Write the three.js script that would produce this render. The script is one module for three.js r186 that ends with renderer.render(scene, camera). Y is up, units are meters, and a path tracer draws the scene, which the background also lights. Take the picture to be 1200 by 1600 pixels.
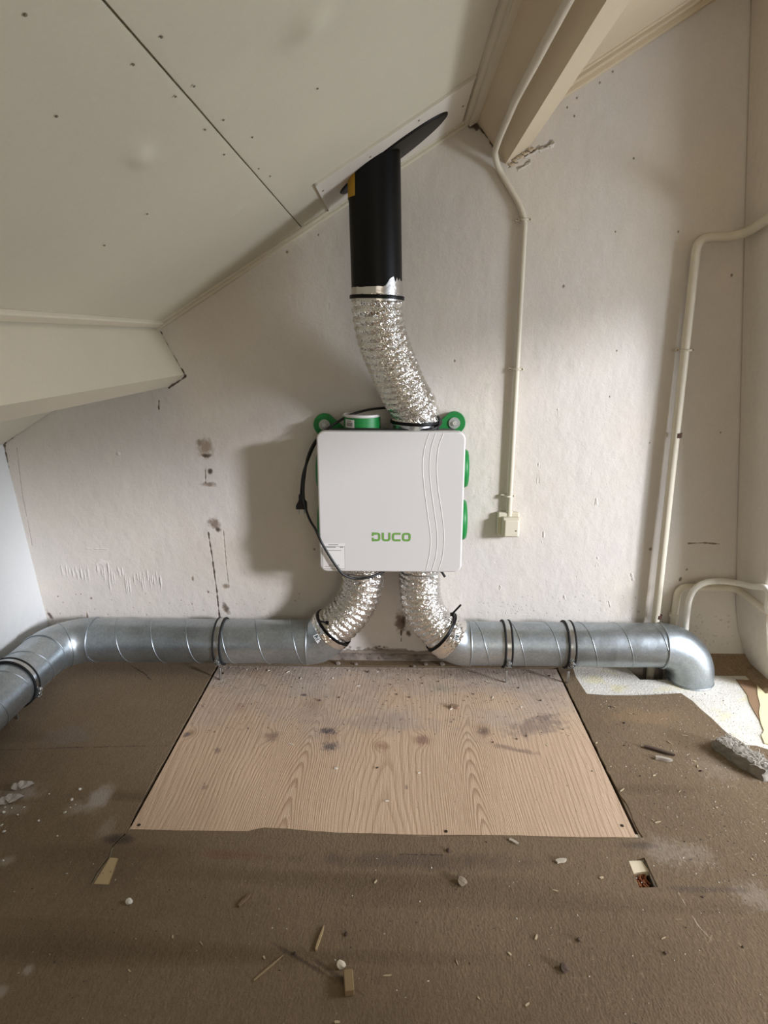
import * as THREE from 'three';
import { mergeGeometries, toCreasedNormals } from 'three/addons/utils/BufferGeometryUtils.js';
import { RoundedBoxGeometry } from 'three/addons/geometries/RoundedBoxGeometry.js';
import { RectAreaLightUniformsLib } from 'three/addons/lights/RectAreaLightUniformsLib.js';

// ---------------------------------------------------------------- camera, light, exposure
const scene = new THREE.Scene();
const FOC = 980, EYE = new THREE.Vector3(0, 1.184, 2.15), PITCH = Math.atan(272 / FOC), YAW = Math.atan(22 * Math.cos(PITCH) / FOC);
const camera = new THREE.PerspectiveCamera(2 * Math.atan(800 / FOC) * 180 / Math.PI, 0.75, 0.02, 50);
camera.rotation.order = 'YXZ';
camera.position.copy(EYE);
camera.rotation.set(-PITCH, YAW, 0);
camera.updateMatrixWorld();
const renderer = new THREE.WebGLRenderer({ antialias: true });
renderer.toneMapping = THREE.LinearToneMapping;
renderer.toneMappingExposure = 0.86;
renderer.shadowMap.enabled = true;
renderer.shadowMap.type = THREE.PCFSoftShadowMap;
scene.background = new THREE.Color(0.75, 0.86, 1.0);
RectAreaLightUniformsLib.init();
// side daylight from out of view at right; fill window added behind the camera
const WIN1 = { x: 2.1, y0: 0.10, y1: 1.72, z0: 0.5, z1: 2.72 };  // window out of view; its opening bounds the sunlit part of the wall
const WIN2 = { z: 3.6, y0: 0.75, y1: 1.55, x0: 0.1, x1: 1.3 };  // opening added behind the camera for the fill light
const sideLight = new THREE.RectAreaLight(new THREE.Color(0.90, 0.96, 1.06), 46, 0.5, 0.5);   // unseen side light, brightens the floor and corner at right
sideLight.position.set(WIN1.x + 0.03, 1.0, 0.9);
sideLight.lookAt(0.9, 0.0, 0.3);
sideLight.name = 'unseen_side_light'; scene.add(sideLight);
// low veiled sun, soft-edged, raking in through the side window
const sun = new THREE.DirectionalLight(new THREE.Color(0.94, 0.96, 1.06), 3.7);
sun.position.set(0.2 + 1.52 * 3.2, 0.5 + 0.46 * 3.2, 3.2); sun.target.position.set(0.2, 0.5, 0); sun.castShadow = true; sun.shadow.radius = 13; sun.shadow.mapSize.set(2048, 2048);
Object.assign(sun.shadow.camera, { left: -3, right: 3, top: 2, bottom: -2, near: 0.1, far: 12 }); sun.name = 'sun'; scene.add(sun, sun.target);
const fillLight = new THREE.RectAreaLight(new THREE.Color(1.0, 0.87, 0.65), 3.1, WIN2.x1 - WIN2.x0 - 0.06, WIN2.y1 - WIN2.y0 - 0.06);  // warm fill added to lift the ceiling and upper walls
fillLight.position.set((WIN2.x0 + WIN2.x1) / 2, (WIN2.y0 + WIN2.y1) / 2, WIN2.z - 0.02);
fillLight.lookAt(fillLight.position.x, fillLight.position.y, 0);
fillLight.name = 'added_fill_light'; scene.add(fillLight);

// ---------------------------------------------------------------- helpers
const V = (x, y, z) => new THREE.Vector3(x, y, z);
let seed = 20240611;
function rnd() { seed = (seed + 0x6D2B79F5) | 0; let t = Math.imul(seed ^ (seed >>> 15), 1 | seed); t = (t + Math.imul(t ^ (t >>> 7), 61 | t)) ^ t; return ((t ^ (t >>> 14)) >>> 0) / 4294967296; }
const rr = (a, b) => a + (b - a) * rnd();
// measured positions: a pixel of the 1200 x 1600 frame met with a real plane of the room
function ray(px, py) { return V(px - 600, -(py - 800), -FOC).applyQuaternion(camera.quaternion); }
function meet(px, py, n, p) { const d = ray(px, py); return EYE.clone().addScaledVector(d, n.dot(p.clone().sub(EYE)) / n.dot(d)); }
const W = (px, py, z = 0) => meet(px, py, V(0, 0, 1), V(0, 0, z));        // on the gable wall, or a plane parallel to it
const F = (px, py, y = 0) => meet(px, py, V(0, 1, 0), V(0, y, 0));        // on the floor
const S = (px, py, x) => meet(px, py, V(1, 0, 0), V(x, 0, 0));            // on a side plane

const taken = {};
function numbered(n) { if (!(n in taken)) { taken[n] = 0; return n; } taken[n]++; return n + '_' + String(taken[n]).padStart(3, '0'); }
function shadows(o) { o.castShadow = true; o.receiveShadow = true; return o; }
function mesh(name, geo, mat, parent) {
  const m = shadows(new THREE.Mesh(geo, mat));
  m.name = parent ? name : numbered(name);
  (parent || scene).add(m);
  return m;
}
function tag(o, label, category, group) { o.userData.label = label; o.userData.category = category; if (group) o.userData.group = group; return o; }
function thing(name, label, category, pos = V(0, 0, 0), group) {
  const g = new THREE.Group(); g.name = numbered(name); g.position.copy(pos); scene.add(g);
  return tag(g, label, category, group);
}
function struct(name, geo, mat) { const m = mesh(name, geo, mat); m.userData.kind = 'structure'; return m; }
function structGroup(name) { const g = new THREE.Group(); g.name = numbered(name); g.userData.kind = 'structure'; scene.add(g); return g; }
const shift = (g, v) => g.translate(-v.x, -v.y, -v.z);
const box = (x0, y0, z0, x1, y1, z1) => new THREE.BoxGeometry(x1 - x0, y1 - y0, z1 - z0).translate((x0 + x1) / 2, (y0 + y1) / 2, (z0 + z1) / 2);
const smooth = (a, b, x) => { const t = Math.min(1, Math.max(0, (x - a) / (b - a))); return t * t * (3 - 2 * t); };

function hash(ix, iy, s) { let h = Math.imul(ix, 374761393) + Math.imul(iy, 668265263) + Math.imul(s, 1274126177); h = Math.imul(h ^ (h >>> 13), 1274126177); return ((h ^ (h >>> 16)) >>> 0) / 4294967296; }
function noise(x, y, s = 0) {
  const ix = Math.floor(x), iy = Math.floor(y), fx = x - ix, fy = y - iy, u = fx * fx * (3 - 2 * fx), v = fy * fy * (3 - 2 * fy);
  const a = hash(ix, iy, s), b = hash(ix + 1, iy, s), c = hash(ix, iy + 1, s), d = hash(ix + 1, iy + 1, s);
  return a + (b - a) * u + (c - a) * v + (a - b - c + d) * u * v;
}
function fbm(x, y, o, s = 0) { let t = 0, a = 0.5; for (let i = 0; i < o; i++) { t += a * noise(x, y, s + i); x = x * 2.03 + 17.1; y = y * 2.03 + 5.3; a *= 0.5; } return t; }

// a painted surface: colour (sRGB 0..1) and relief (0..1) over a rectangle given in metres
class Surface {
  constructor(x0, y0, x1, y1, w, h, base) {
    Object.assign(this, { x0, y0, x1, y1, w, h, sx: w / (x1 - x0), sy: h / (y1 - y0) });
    this.c = new Float32Array(w * h * 3); this.b = new Float32Array(w * h);
    for (let j = 0, k = 0; j < h; j++) for (let i = 0; i < w; i++, k++) {
      const v = base(x0 + (i + 0.5) / this.sx, y0 + (j + 0.5) / this.sy);
      this.c[3 * k] = v[0]; this.c[3 * k + 1] = v[1]; this.c[3 * k + 2] = v[2]; this.b[k] = v[3];
    }
  }
  region(xa, ya, xb, yb, f) {            // f(x, y) -> [r, g, b, alpha, relief change] or null
    const i0 = Math.max(0, Math.floor((xa - this.x0) * this.sx)), i1 = Math.min(this.w - 1, Math.ceil((xb - this.x0) * this.sx));
    const j0 = Math.max(0, Math.floor((ya - this.y0) * this.sy)), j1 = Math.min(this.h - 1, Math.ceil((yb - this.y0) * this.sy));
    for (let j = j0; j <= j1; j++) for (let i = i0; i <= i1; i++) {
      const v = f(this.x0 + (i + 0.5) / this.sx, this.y0 + (j + 0.5) / this.sy); if (!v) continue;
      const k = j * this.w + i, a = v[3];
      for (let q = 0; q < 3; q++) this.c[3 * k + q] += (v[q] - this.c[3 * k + q]) * a;
      this.b[k] += v[4] || 0;
    }
  }
  blob(x, y, rx, ry, col, alpha, relief = 0, rough = 0.6, rot = 0, freq = 95) {
    const r = Math.max(rx, ry) * 1.6, c = Math.cos(rot), s = Math.sin(rot);
    this.region(x - r, y - r, x + r, y + r, (u, v) => {
      const dx = ((u - x) * c + (v - y) * s) / rx, dy = ((v - y) * c - (u - x) * s) / ry;
      const d = Math.hypot(dx, dy) + rough * (fbm(u * freq, v * freq, 3, 91) - 0.44);
      const m = 1 - smooth(0.2, 1.12, d); return m > 0 ? [...col, m * alpha, m * relief] : null;
    });
  }
  line(pts, w, col, alpha, relief = 0, wob = 0.5) {
    for (let n = 0; n + 1 < pts.length; n++) {
      const [ax, ay] = pts[n], [bx, by] = pts[n + 1], m = w * 3, L = (bx - ax) ** 2 + (by - ay) ** 2 || 1e-9;
      this.region(Math.min(ax, bx) - m, Math.min(ay, by) - m, Math.max(ax, bx) + m, Math.max(ay, by) + m, (u, v) => {
        const t = Math.min(1, Math.max(0, ((u - ax) * (bx - ax) + (v - ay) * (by - ay)) / L));
        const off = (noise(u * 90, v * 90, 5) - 0.5) * w * 2.5 * wob;
        const d = Math.abs(Math.hypot(u - ax - t * (bx - ax), v - ay - t * (by - ay)) + off) / (w * (0.55 + wob * noise(u * 140, v * 140, 8)));
        const q = 1 - smooth(0.5, 1, d); return q > 0 ? [...col, q * alpha, q * relief] : null;
      });
    }
  }
  map() {
    const d = new Uint8Array(this.w * this.h * 4);
    for (let k = 0; k < this.w * this.h; k++) { for (let q = 0; q < 3; q++) d[4 * k + q] = Math.max(0, Math.min(255, this.c[3 * k + q] * 255)); d[4 * k + 3] = 255; }
    return this.tex(d, true);
  }
  bump() {
    const d = new Uint8Array(this.w * this.h * 4);
    for (let k = 0; k < this.w * this.h; k++) { const v = Math.max(0, Math.min(255, this.b[k] * 255)); d[4 * k] = d[4 * k + 1] = d[4 * k + 2] = v; d[4 * k + 3] = 255; }
    return this.tex(d, false);
  }
  tex(d, srgb) {
    const t = new THREE.DataTexture(d, this.w, this.h); t.magFilter = THREE.LinearFilter; t.minFilter = THREE.LinearMipmapLinearFilter; t.generateMipmaps = true;
    t.wrapS = t.wrapT = THREE.MirroredRepeatWrapping; if (srgb) t.colorSpace = THREE.SRGBColorSpace; t.needsUpdate = true; return t;
  }
  uv(geo, f) {                           // f(x, y, z) -> place on the surface in metres
    const p = geo.attributes.position, u = new Float32Array(p.count * 2);
    for (let i = 0; i < p.count; i++) { const [a, b] = f(p.getX(i), p.getY(i), p.getZ(i)); u[2 * i] = (a - this.x0) / (this.x1 - this.x0); u[2 * i + 1] = (b - this.y0) / (this.y1 - this.y0); }
    geo.setAttribute('uv', new THREE.BufferAttribute(u, 2)); return geo;
  }
}

// a tube of any radius along a row of points
function sweep(P, rad, R = 24, caps = true) {
  const n = P.length, pos = [], uv = [], idx = [], T = [];
  for (let i = 0; i < n; i++) T.push(P[Math.min(n - 1, i + 1)].clone().sub(P[Math.max(0, i - 1)]).normalize());
  let N = Math.abs(T[0].y) < 0.9 ? V(0, 1, 0) : V(0, 0, 1);
  N.addScaledVector(T[0], -N.dot(T[0])).normalize();
  let s = 0;
  for (let i = 0; i < n; i++) {
    if (i) { s += P[i].distanceTo(P[i - 1]); N.addScaledVector(T[i], -N.dot(T[i])).normalize(); }
    const B = T[i].clone().cross(N);
    for (let j = 0; j <= R; j++) {
      const a = (j % R) / R * Math.PI * 2, r = typeof rad === 'function' ? rad(s, a, i / (n - 1)) : rad;
      const c = Math.cos(a) * r, q = Math.sin(a) * r;
      pos.push(P[i].x + N.x * c + B.x * q, P[i].y + N.y * c + B.y * q, P[i].z + N.z * c + B.z * q);
      uv.push(j / R * 2 * Math.PI * (typeof rad === 'function' ? 0.07 : rad), s);
    }
  }
  for (let i = 0; i < n - 1; i++) for (let j = 0; j < R; j++) { const a = i * (R + 1) + j, b = a + R + 1; idx.push(a, a + 1, b, b, a + 1, b + 1); }
  if (caps) for (const i of [0, n - 1]) {
    const k = pos.length / 3; pos.push(P[i].x, P[i].y, P[i].z); uv.push(0, 0);
    for (let j = 0; j < R; j++) { const a = i * (R + 1) + j; i ? idx.push(k, a, a + 1) : idx.push(k, a + 1, a); }
  }
  const g = new THREE.BufferGeometry();
  g.setAttribute('position', new THREE.Float32BufferAttribute(pos, 3)); g.setAttribute('uv', new THREE.Float32BufferAttribute(uv, 2)); g.setIndex(idx);
  g.computeVertexNormals();
  // weld the normals of the closing seam
  const nn = g.attributes.normal;
  for (let i = 0; i < n; i++) { const a = i * (R + 1), b = a + R; const x = nn.getX(a) + nn.getX(b), y = nn.getY(a) + nn.getY(b), z = nn.getZ(a) + nn.getZ(b), l = Math.hypot(x, y, z) || 1; nn.setXYZ(a, x / l, y / l, z / l); nn.setXYZ(b, x / l, y / l, z / l); }
  return g;
}
const spline = (pts, n) => new THREE.CatmullRomCurve3(pts, false, 'centripetal').getSpacedPoints(n);
const seg = (a, b, n = 1) => Array.from({ length: n + 1 }, (_, i) => a.clone().lerp(b, i / n));
function fillet(pts, r, n = 10) {        // polyline with rounded corners
  const out = [pts[0].clone()];
  for (let i = 1; i < pts.length - 1; i++) {
    const p = pts[i], a = pts[i - 1].clone().sub(p), b = pts[i + 1].clone().sub(p), q = Math.min(r, a.length() * 0.48, b.length() * 0.48);
    const A = p.clone().addScaledVector(a.normalize(), q), B = p.clone().addScaledVector(b.normalize(), q);
    for (let k = 0; k <= n; k++) { const t = k / n; out.push(A.clone().multiplyScalar((1 - t) ** 2).addScaledVector(p, 2 * t * (1 - t)).addScaledVector(B, t * t)); }
  }
  out.push(pts[pts.length - 1].clone());
  return out;
}
function shapeOf(pts) { return new THREE.Shape(pts.map(([x, y]) => new THREE.Vector2(x, y))); }
function slab(pts, holes, y0, y1) {      // plan outline in (x, z), extruded from y0 up to y1
  const s = shapeOf(pts.map(([x, z]) => [x, -z]));
  for (const h of holes) s.holes.push(new THREE.Path(h.map(([x, z]) => new THREE.Vector2(x, -z))));
  return new THREE.ExtrudeGeometry(s, { depth: y1 - y0, bevelEnabled: false }).rotateX(-Math.PI / 2).translate(0, y0, 0);
}
function prism(pts, z0, z1, bevel = 0) { // outline in (x, y), extruded along z
  return new THREE.ExtrudeGeometry(shapeOf(pts), bevel ? { depth: z1 - z0 - 2 * bevel, bevelEnabled: true, bevelSize: bevel, bevelOffset: -bevel, bevelThickness: bevel, bevelSegments: 2 } : { depth: z1 - z0, bevelEnabled: false }).translate(0, 0, z0 + bevel);
}
function ring(r0, r1, w, n = 48) {       // flat band around the y axis, rounded a little
  const b = Math.min(0.001, w / 4);
  return new THREE.LatheGeometry([[r0, -w / 2], [r1 - b, -w / 2], [r1, -w / 2 + b], [r1, w / 2 - b], [r1 - b, w / 2], [r0, w / 2], [r0, -w / 2]].map(([x, y]) => new THREE.Vector2(x, y)), n);
}
function along(geo, dir) { return geo.applyQuaternion(new THREE.Quaternion().setFromUnitVectors(V(0, 1, 0), dir.clone().normalize())); }
function jitter(geo, amp, f) {           // rough a small lump, keeping it closed
  const p = geo.attributes.position;
  for (let i = 0; i < p.count; i++) {
    const x = p.getX(i), y = p.getY(i), z = p.getZ(i);
    p.setXYZ(i, x + (noise(y * f + 3.1, z * f + x * f, 11) - 0.5) * amp, y + (noise(x * f, z * f + 7.7, 12) - 0.5) * amp, z + (noise(x * f + y * f, y * f + 1.3, 13) - 0.5) * amp);
  }
  geo.computeVertexNormals(); return geo;
}
const std = (color, roughness, metalness = 0, extra = {}) => new THREE.MeshStandardMaterial({ color, roughness, metalness, ...extra });

// ---------------------------------------------------------------- measured lines of the room
const A = W(250, 515), B = W(740, 190);                                    // where the roof boarding meets the gable wall
const SL = Math.atan2(B.y - A.y, B.x - A.x), CS = Math.cos(SL), SN = Math.sin(SL);
const RT = -0.014;                                                         // face of the boarding above the edge batten
const roofPt = (s, t, z) => V(A.x + s * CS + t * SN, A.y + s * SN - t * CS, z);   // s up the slope, t into the room
const roofHit = (px, py, t = RT) => { const p = meet(px, py, V(SN, -CS, 0), roofPt(0, t, 0)); const q = p.clone().sub(roofPt(0, t, 0)); return { s: q.x * CS + q.y * SN, z: p.z, p }; };
const roofPlace = (g) => g.rotateZ(SL).translate(A.x, A.y, 0);             // geometry built as (s, -t, z)
const SB = B.clone().sub(A).length();

// ---------------------------------------------------------------- surfaces
const rgb = (r, g, b) => [r / 255, g / 255, b / 255];
// plastered gable wall
const wallTex = new Surface(-1.42, -0.1, 1.38, 2.5, 2048, 1902, (x, y) => {
  const m = fbm(x * 3.1, y * 3.1, 4, 3) - 0.47, f = fbm(x * 26, y * 20, 3, 21) - 0.44, g = noise(x * 420, y * 420, 41) - 0.5;
  const warm = m * 0.07, d = m * 0.05 + f * 0.02 + g * 0.022;
  const trowel = fbm(x * 34, y * 22, 4, 51), pimple = Math.max(0, noise(x * 120, y * 90, 61) - 0.83) * 2.2;
  const pit = Math.max(0, noise(x * 70, y * 55, 66) - 0.93) * 5;
  return [0.835 + d, 0.806 + d - warm * 0.3, 0.768 + d - warm, 0.40 + (trowel - 0.47) * 0.30 + pimple * 0.05 + g * 0.05 - pit * 0.2];
});
{
  const P = (px, py) => { const p = W(px, py); return [p.x, p.y]; };
  const L = (pts, w, c, a, r, wob) => wallTex.line(pts.map(([x, y]) => P(x, y)), w * 0.0021, c, a, r, wob);
  const O = (px, py, rx, ry, c, a, r, rough, rot, fr) => { const p = P(px, py); wallTex.blob(p[0], p[1], rx * 0.0021, ry * 0.0021, c, a, r, rough, rot, fr); };
  const dark = rgb(78, 64, 52), grey = rgb(140, 128, 114), brown = rgb(120, 100, 82), pale = rgb(226, 222, 214);
  // old chase: torn plaster, holes and the long crack under them
  O(320, 700, 16, 20, rgb(150, 132, 112), 0.8, -0.25, 0.9); O(322, 712, 9, 4, dark, 0.9, -0.5); O(312, 692, 6, 9, rgb(118, 100, 82), 0.6, -0.2);
  O(328, 737, 5, 6, dark, 0.95, -0.5); L([[321, 730], [321, 755]], 1.4, brown, 0.7, -0.2); O(327, 757, 15, 5, rgb(122, 104, 88), 0.75, -0.2, 0.9);
  O(334, 818, 13, 12, rgb(128, 112, 98), 0.85, -0.3, 0.9); O(340, 828, 6, 5, dark, 0.95, -0.5);
  L([[325, 832], [331, 868], [338, 920], [343, 968]], 1.7, dark, 0.8, -0.35, 0.4); L([[349, 830], [353, 880], [357, 915]], 1.2, grey, 0.5, -0.15);
  O(352, 916, 7, 6, brown, 0.7, -0.2, 0.9); O(353, 952, 6, 14, rgb(88, 74, 62), 0.8, -0.3, 0.9, 0.4);
  for (const [x, y, l] of [[150, 880, 22], [163, 875, 30], [172, 888, 36], [183, 880, 20], [196, 890, 34], [210, 888, 30], [222, 886, 42], [234, 890, 26], [245, 890, 30], [108, 886, 14], [97, 884, 20], [128, 886, 26], [118, 884, 18]])
    for (let k = 0; k < 3; k++) O(x + k * 4 + rr(-2, 2), y + l * rr(0.3, 0.8), rr(1.2, 2.4), l * rr(0.35, 0.7), pale, 0.35, 0.22, 0.7, 0, 140);
  O(158, 880, 16, 7, pale, 0.4, 0.2, 1); L([[135, 857], [168, 858]], 1.4, pale, 0.6, 0.2); O(185, 709, 4, 4, pale, 0.9, 0.4);
  for (const [x, y, rx, ry] of [[301, 905, 3, 6], [142, 935, 3, 3], [114, 971, 3, 3], [90, 932, 2, 2], [325, 925, 3, 3], [136, 962, 2, 9]]) O(x, y, rx, ry, brown, 0.8, -0.2, 0.9);
  L([[7, 696], [17, 762], [28, 808], [42, 862], [55, 915], [72, 972]], 2.0, rgb(84, 72, 60), 0.85, -0.4, 0.55); L([[26, 700], [34, 770], [46, 830], [50, 852]], 1.2, grey, 0.3, -0.12, 0.4);
  O(78, 962, 4, 12, dark, 0.85, -0.3, 0.9, 0.4); L([[248, 626], [248, 640]], 1.8, dark, 0.8, -0.3);
  // edges against the beams
  L([[249, 520], [256, 535], [266, 552], [284, 580], [290, 588]], 2.4, dark, 0.9, -0.4, 1); L([[290, 588], [264, 606]], 1.6, dark, 0.9, -0.4, 0.6);
  L([[60, 652], [8, 692]], 1.7, dark, 0.85, -0.3, 0.6);
  O(740, 196, 9, 5, dark, 0.9, -0.4, 1); L([[742, 192], [754, 205], [764, 215], [770, 225]], 3.6, rgb(84, 72, 58), 0.85, -0.4, 1); L([[758, 200], [770, 216]], 2.4, pale, 0.6, 0.4, 1);
  for (const [x, y, l] of [[800, 250, 26], [818, 243, 24], [842, 232, 22], [852, 228, 12], [808, 262, 18]]) { L([[x, y], [x + l * 0.5, y - l * 0.3 + rr(-2, 2)], [x + l, y - l * 0.62]], 1.5, grey, 0.75, -0.3, 1); L([[x + 2, y + 4], [x + l, y - l * 0.6 + 5]], 1.8, pale, 0.55, 0.45, 1); }
  L([[794, 262], [815, 244], [836, 232]], 2.2, rgb(120, 104, 84), 0.8, -0.4, 1);
  for (const [x, y, r] of [[957, 112, 2.4], [901, 153, 2.4], [886, 168, 2], [937, 129, 2], [897, 181, 2], [990, 247, 2.2], [961, 362, 1.8], [1060, 362, 2], [1143, 430, 2.6], [952, 620, 2], [880, 447, 3], [963, 548, 2], [1016, 858, 3.4], [1015, 692, 2], [1126, 676, 2], [1073, 890, 3], [448, 394, 3], [497, 367, 2], [628, 261, 2.4], [710, 564, 2], [636, 233, 2], [491, 858, 2.6], [560, 262, 2]]) O(x, y, r * 0.85, r, dark, 0.6, -0.25, 0.8);
  // scuffs low on the right half
  for (const [x, y, l] of [[900, 900, 10], [848, 830, 9], [932, 872, 12], [985, 896, 10], [845, 845, 8], [840, 725, 30], [930, 780, 10], [870, 640, 16], [780, 915, 12], [790, 950, 9], [880, 930, 7], [950, 940, 8]]) { L([[x, y], [x + rr(-3, 3), y + l]], 0.9, grey, 0.4, -0.12, 1); L([[x + 2, y], [x + 2 + rr(-3, 3), y + l]], 1.1, pale, 0.3, 0.15, 1); }
  for (let k = 0; k < 70; k++) O(rr(740, 1000), rr(930, 972), rr(1, 2.4), rr(1, 2.4), rgb(140, 140, 144), 0.35, -0.08, 0.9);
  for (let k = 0; k < 60; k++) O(rr(90, 470), rr(925, 968), rr(1, 2.2), rr(1, 2.2), brown, 0.3, -0.08, 0.9);
  L([[1076, 849], [1100, 848], [1124, 850]], 1.3, brown, 0.8, -0.3, 0.6); O(1063, 905, 3, 5, dark, 0.7, -0.2, 1);
  for (let k = 0; k < 40; k++) O(rr(1085, 1145), rr(960, 1012), rr(1, 4), rr(1, 3), rgb(150, 136, 118), rr(0.15, 0.4), -0.06, 1);
  // knocked-out spot between the lower hoses, ragged plaster foot with its shade painted in
  O(626, 972, 12, 22, rgb(96, 80, 66), 0.85, -0.35, 0.9); O(630, 972, 5, 14, dark, 0.95, -0.5, 0.7); L([[627, 985], [627, 1002]], 1.6, dark, 0.9, -0.3); O(638, 990, 5, 7, dark, 0.8, -0.3, 1);
  { const q = P(485, 1014), q2 = P(705, 1040); wallTex.region(q[0], q2[1], q2[0], q[1] + 0.02, (x, y) => { const e = fbm(x * 30, y * 40, 4, 951); return y < q[1] + (e - 0.45) * 0.03 ? [0.50 + (e - 0.45) * 0.4, 0.455 + (e - 0.45) * 0.4, 0.41 + (e - 0.45) * 0.36, 0.85 * smooth(q[0], q[0] + 0.06, x) * (1 - smooth(q2[0] - 0.06, q2[0], x)), -0.15 * e] : null; }); }
  for (let k = 0; k < 50; k++) O(rr(500, 700), rr(1010, 1032), rr(2, 7), rr(1.5, 4), rgb(96, 82, 70), rr(0.3, 0.8), -0.2, 1);
  for (let k = 0; k < 24; k++) O(rr(720, 770), rr(600, 800), rr(2, 10), rr(2, 12), rgb(176, 178, 160), rr(0.08, 0.2), 0, 1);
}
const mWall = new THREE.MeshStandardMaterial({ map: wallTex.map(), bumpMap: wallTex.bump(), bumpScale: 0.0065, roughness: 0.86 });
// plain painted plaster and boards, repeated
function paint(r, g, b, amp, relief, s) {
  const t = new Surface(0, 0, 1.6, 1.6, 768, 768, (x, y) => { const m = (fbm(x * 2.7, y * 2.7, 4, s) - 0.47) * amp, f = (noise(x * 300, y * 300, s + 9) - 0.5) * amp * 0.25; return [r + m + f, g + m + f, b + m * 0.8 + f, 0.5 + (fbm(x * 30, y * 30, 3, s + 3) - 0.44) * 0.7 + f * 2]; });
  const m = new THREE.MeshStandardMaterial({ map: t.map(), bumpMap: t.bump(), bumpScale: relief, roughness: 0.72 });
  m.userData.t = t; return m;
}
const mPlaster = paint(0.835, 0.80, 0.745, 0.08, 0.005, 201);
const mPlasterCoolLit = paint(0.80, 0.805, 0.80, 0.06, 0.004, 221);  // cool daylight on the knee wall painted into the plaster colour
const mBoard = paint(0.80, 0.775, 0.70, 0.045, 0.0012, 231);
const mCream = paint(0.82, 0.785, 0.70, 0.05, 0.0012, 261);
const mWarm = paint(0.82, 0.755, 0.645, 0.05, 0.0012, 291);
const world2 = (mat, geo, f) => mat.userData.t.uv(geo, f);
const tri = (mat, geo) => {              // box-like pieces: uv from the two axes across each face
  const g = geo.index ? geo.toNonIndexed() : geo, p = g.attributes.position, n = g.attributes.normal, t = mat.userData.t, u = new Float32Array(p.count * 2);
  for (let i = 0; i < p.count; i++) { const x = p.getX(i), y = p.getY(i), z = p.getZ(i), a = Math.abs(n.getX(i)), b = Math.abs(n.getY(i)), c = Math.abs(n.getZ(i)); const [q, r] = c >= a && c >= b ? [x, y] : a >= b ? [z, y] : [x, z]; u[2 * i] = (q - t.x0) / (t.x1 - t.x0); u[2 * i + 1] = (r - t.y0) / (t.y1 - t.y0); }
  g.setAttribute('uv', new THREE.BufferAttribute(u, 2)); return g;
};

// brown felt-like floor covering
const HX0 = -0.664, HX1 = 0.594, HZ0 = 0.05, HZ1 = 0.868;                  // plywood hatch
const carpetTex = new Surface(-1.4, 0, 1.5, 1.7, 2048, 1200, (x, z) => {
  const m = fbm(x * 2.4, z * 2.4, 4, 401) - 0.47, fib = noise(x * 480, z * 170, 411) - 0.5, fib2 = noise(x * 150 + z * 30, z * 40, 415) - 0.5, g = noise(x * 700, z * 700, 421) - 0.5;
  const band = Math.max(0, noise(x * 1.5, z * 16, 431) - 0.72) * 0.25, speck = Math.max(0, noise(x * 190, z * 190, 441) - 0.9) * 1.8 * smooth(-0.5, 1.1, x);
  const k = m * 0.10 + fib * 0.045 + fib2 * 0.02 + g * 0.05 - band + speck;
  return [0.452 + k, 0.380 + k * 0.95, 0.288 + k * 0.85, 0.45 + fib * 0.4 + g * 0.35 + fib2 * 0.06 + speck * 0.5];
});
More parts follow.
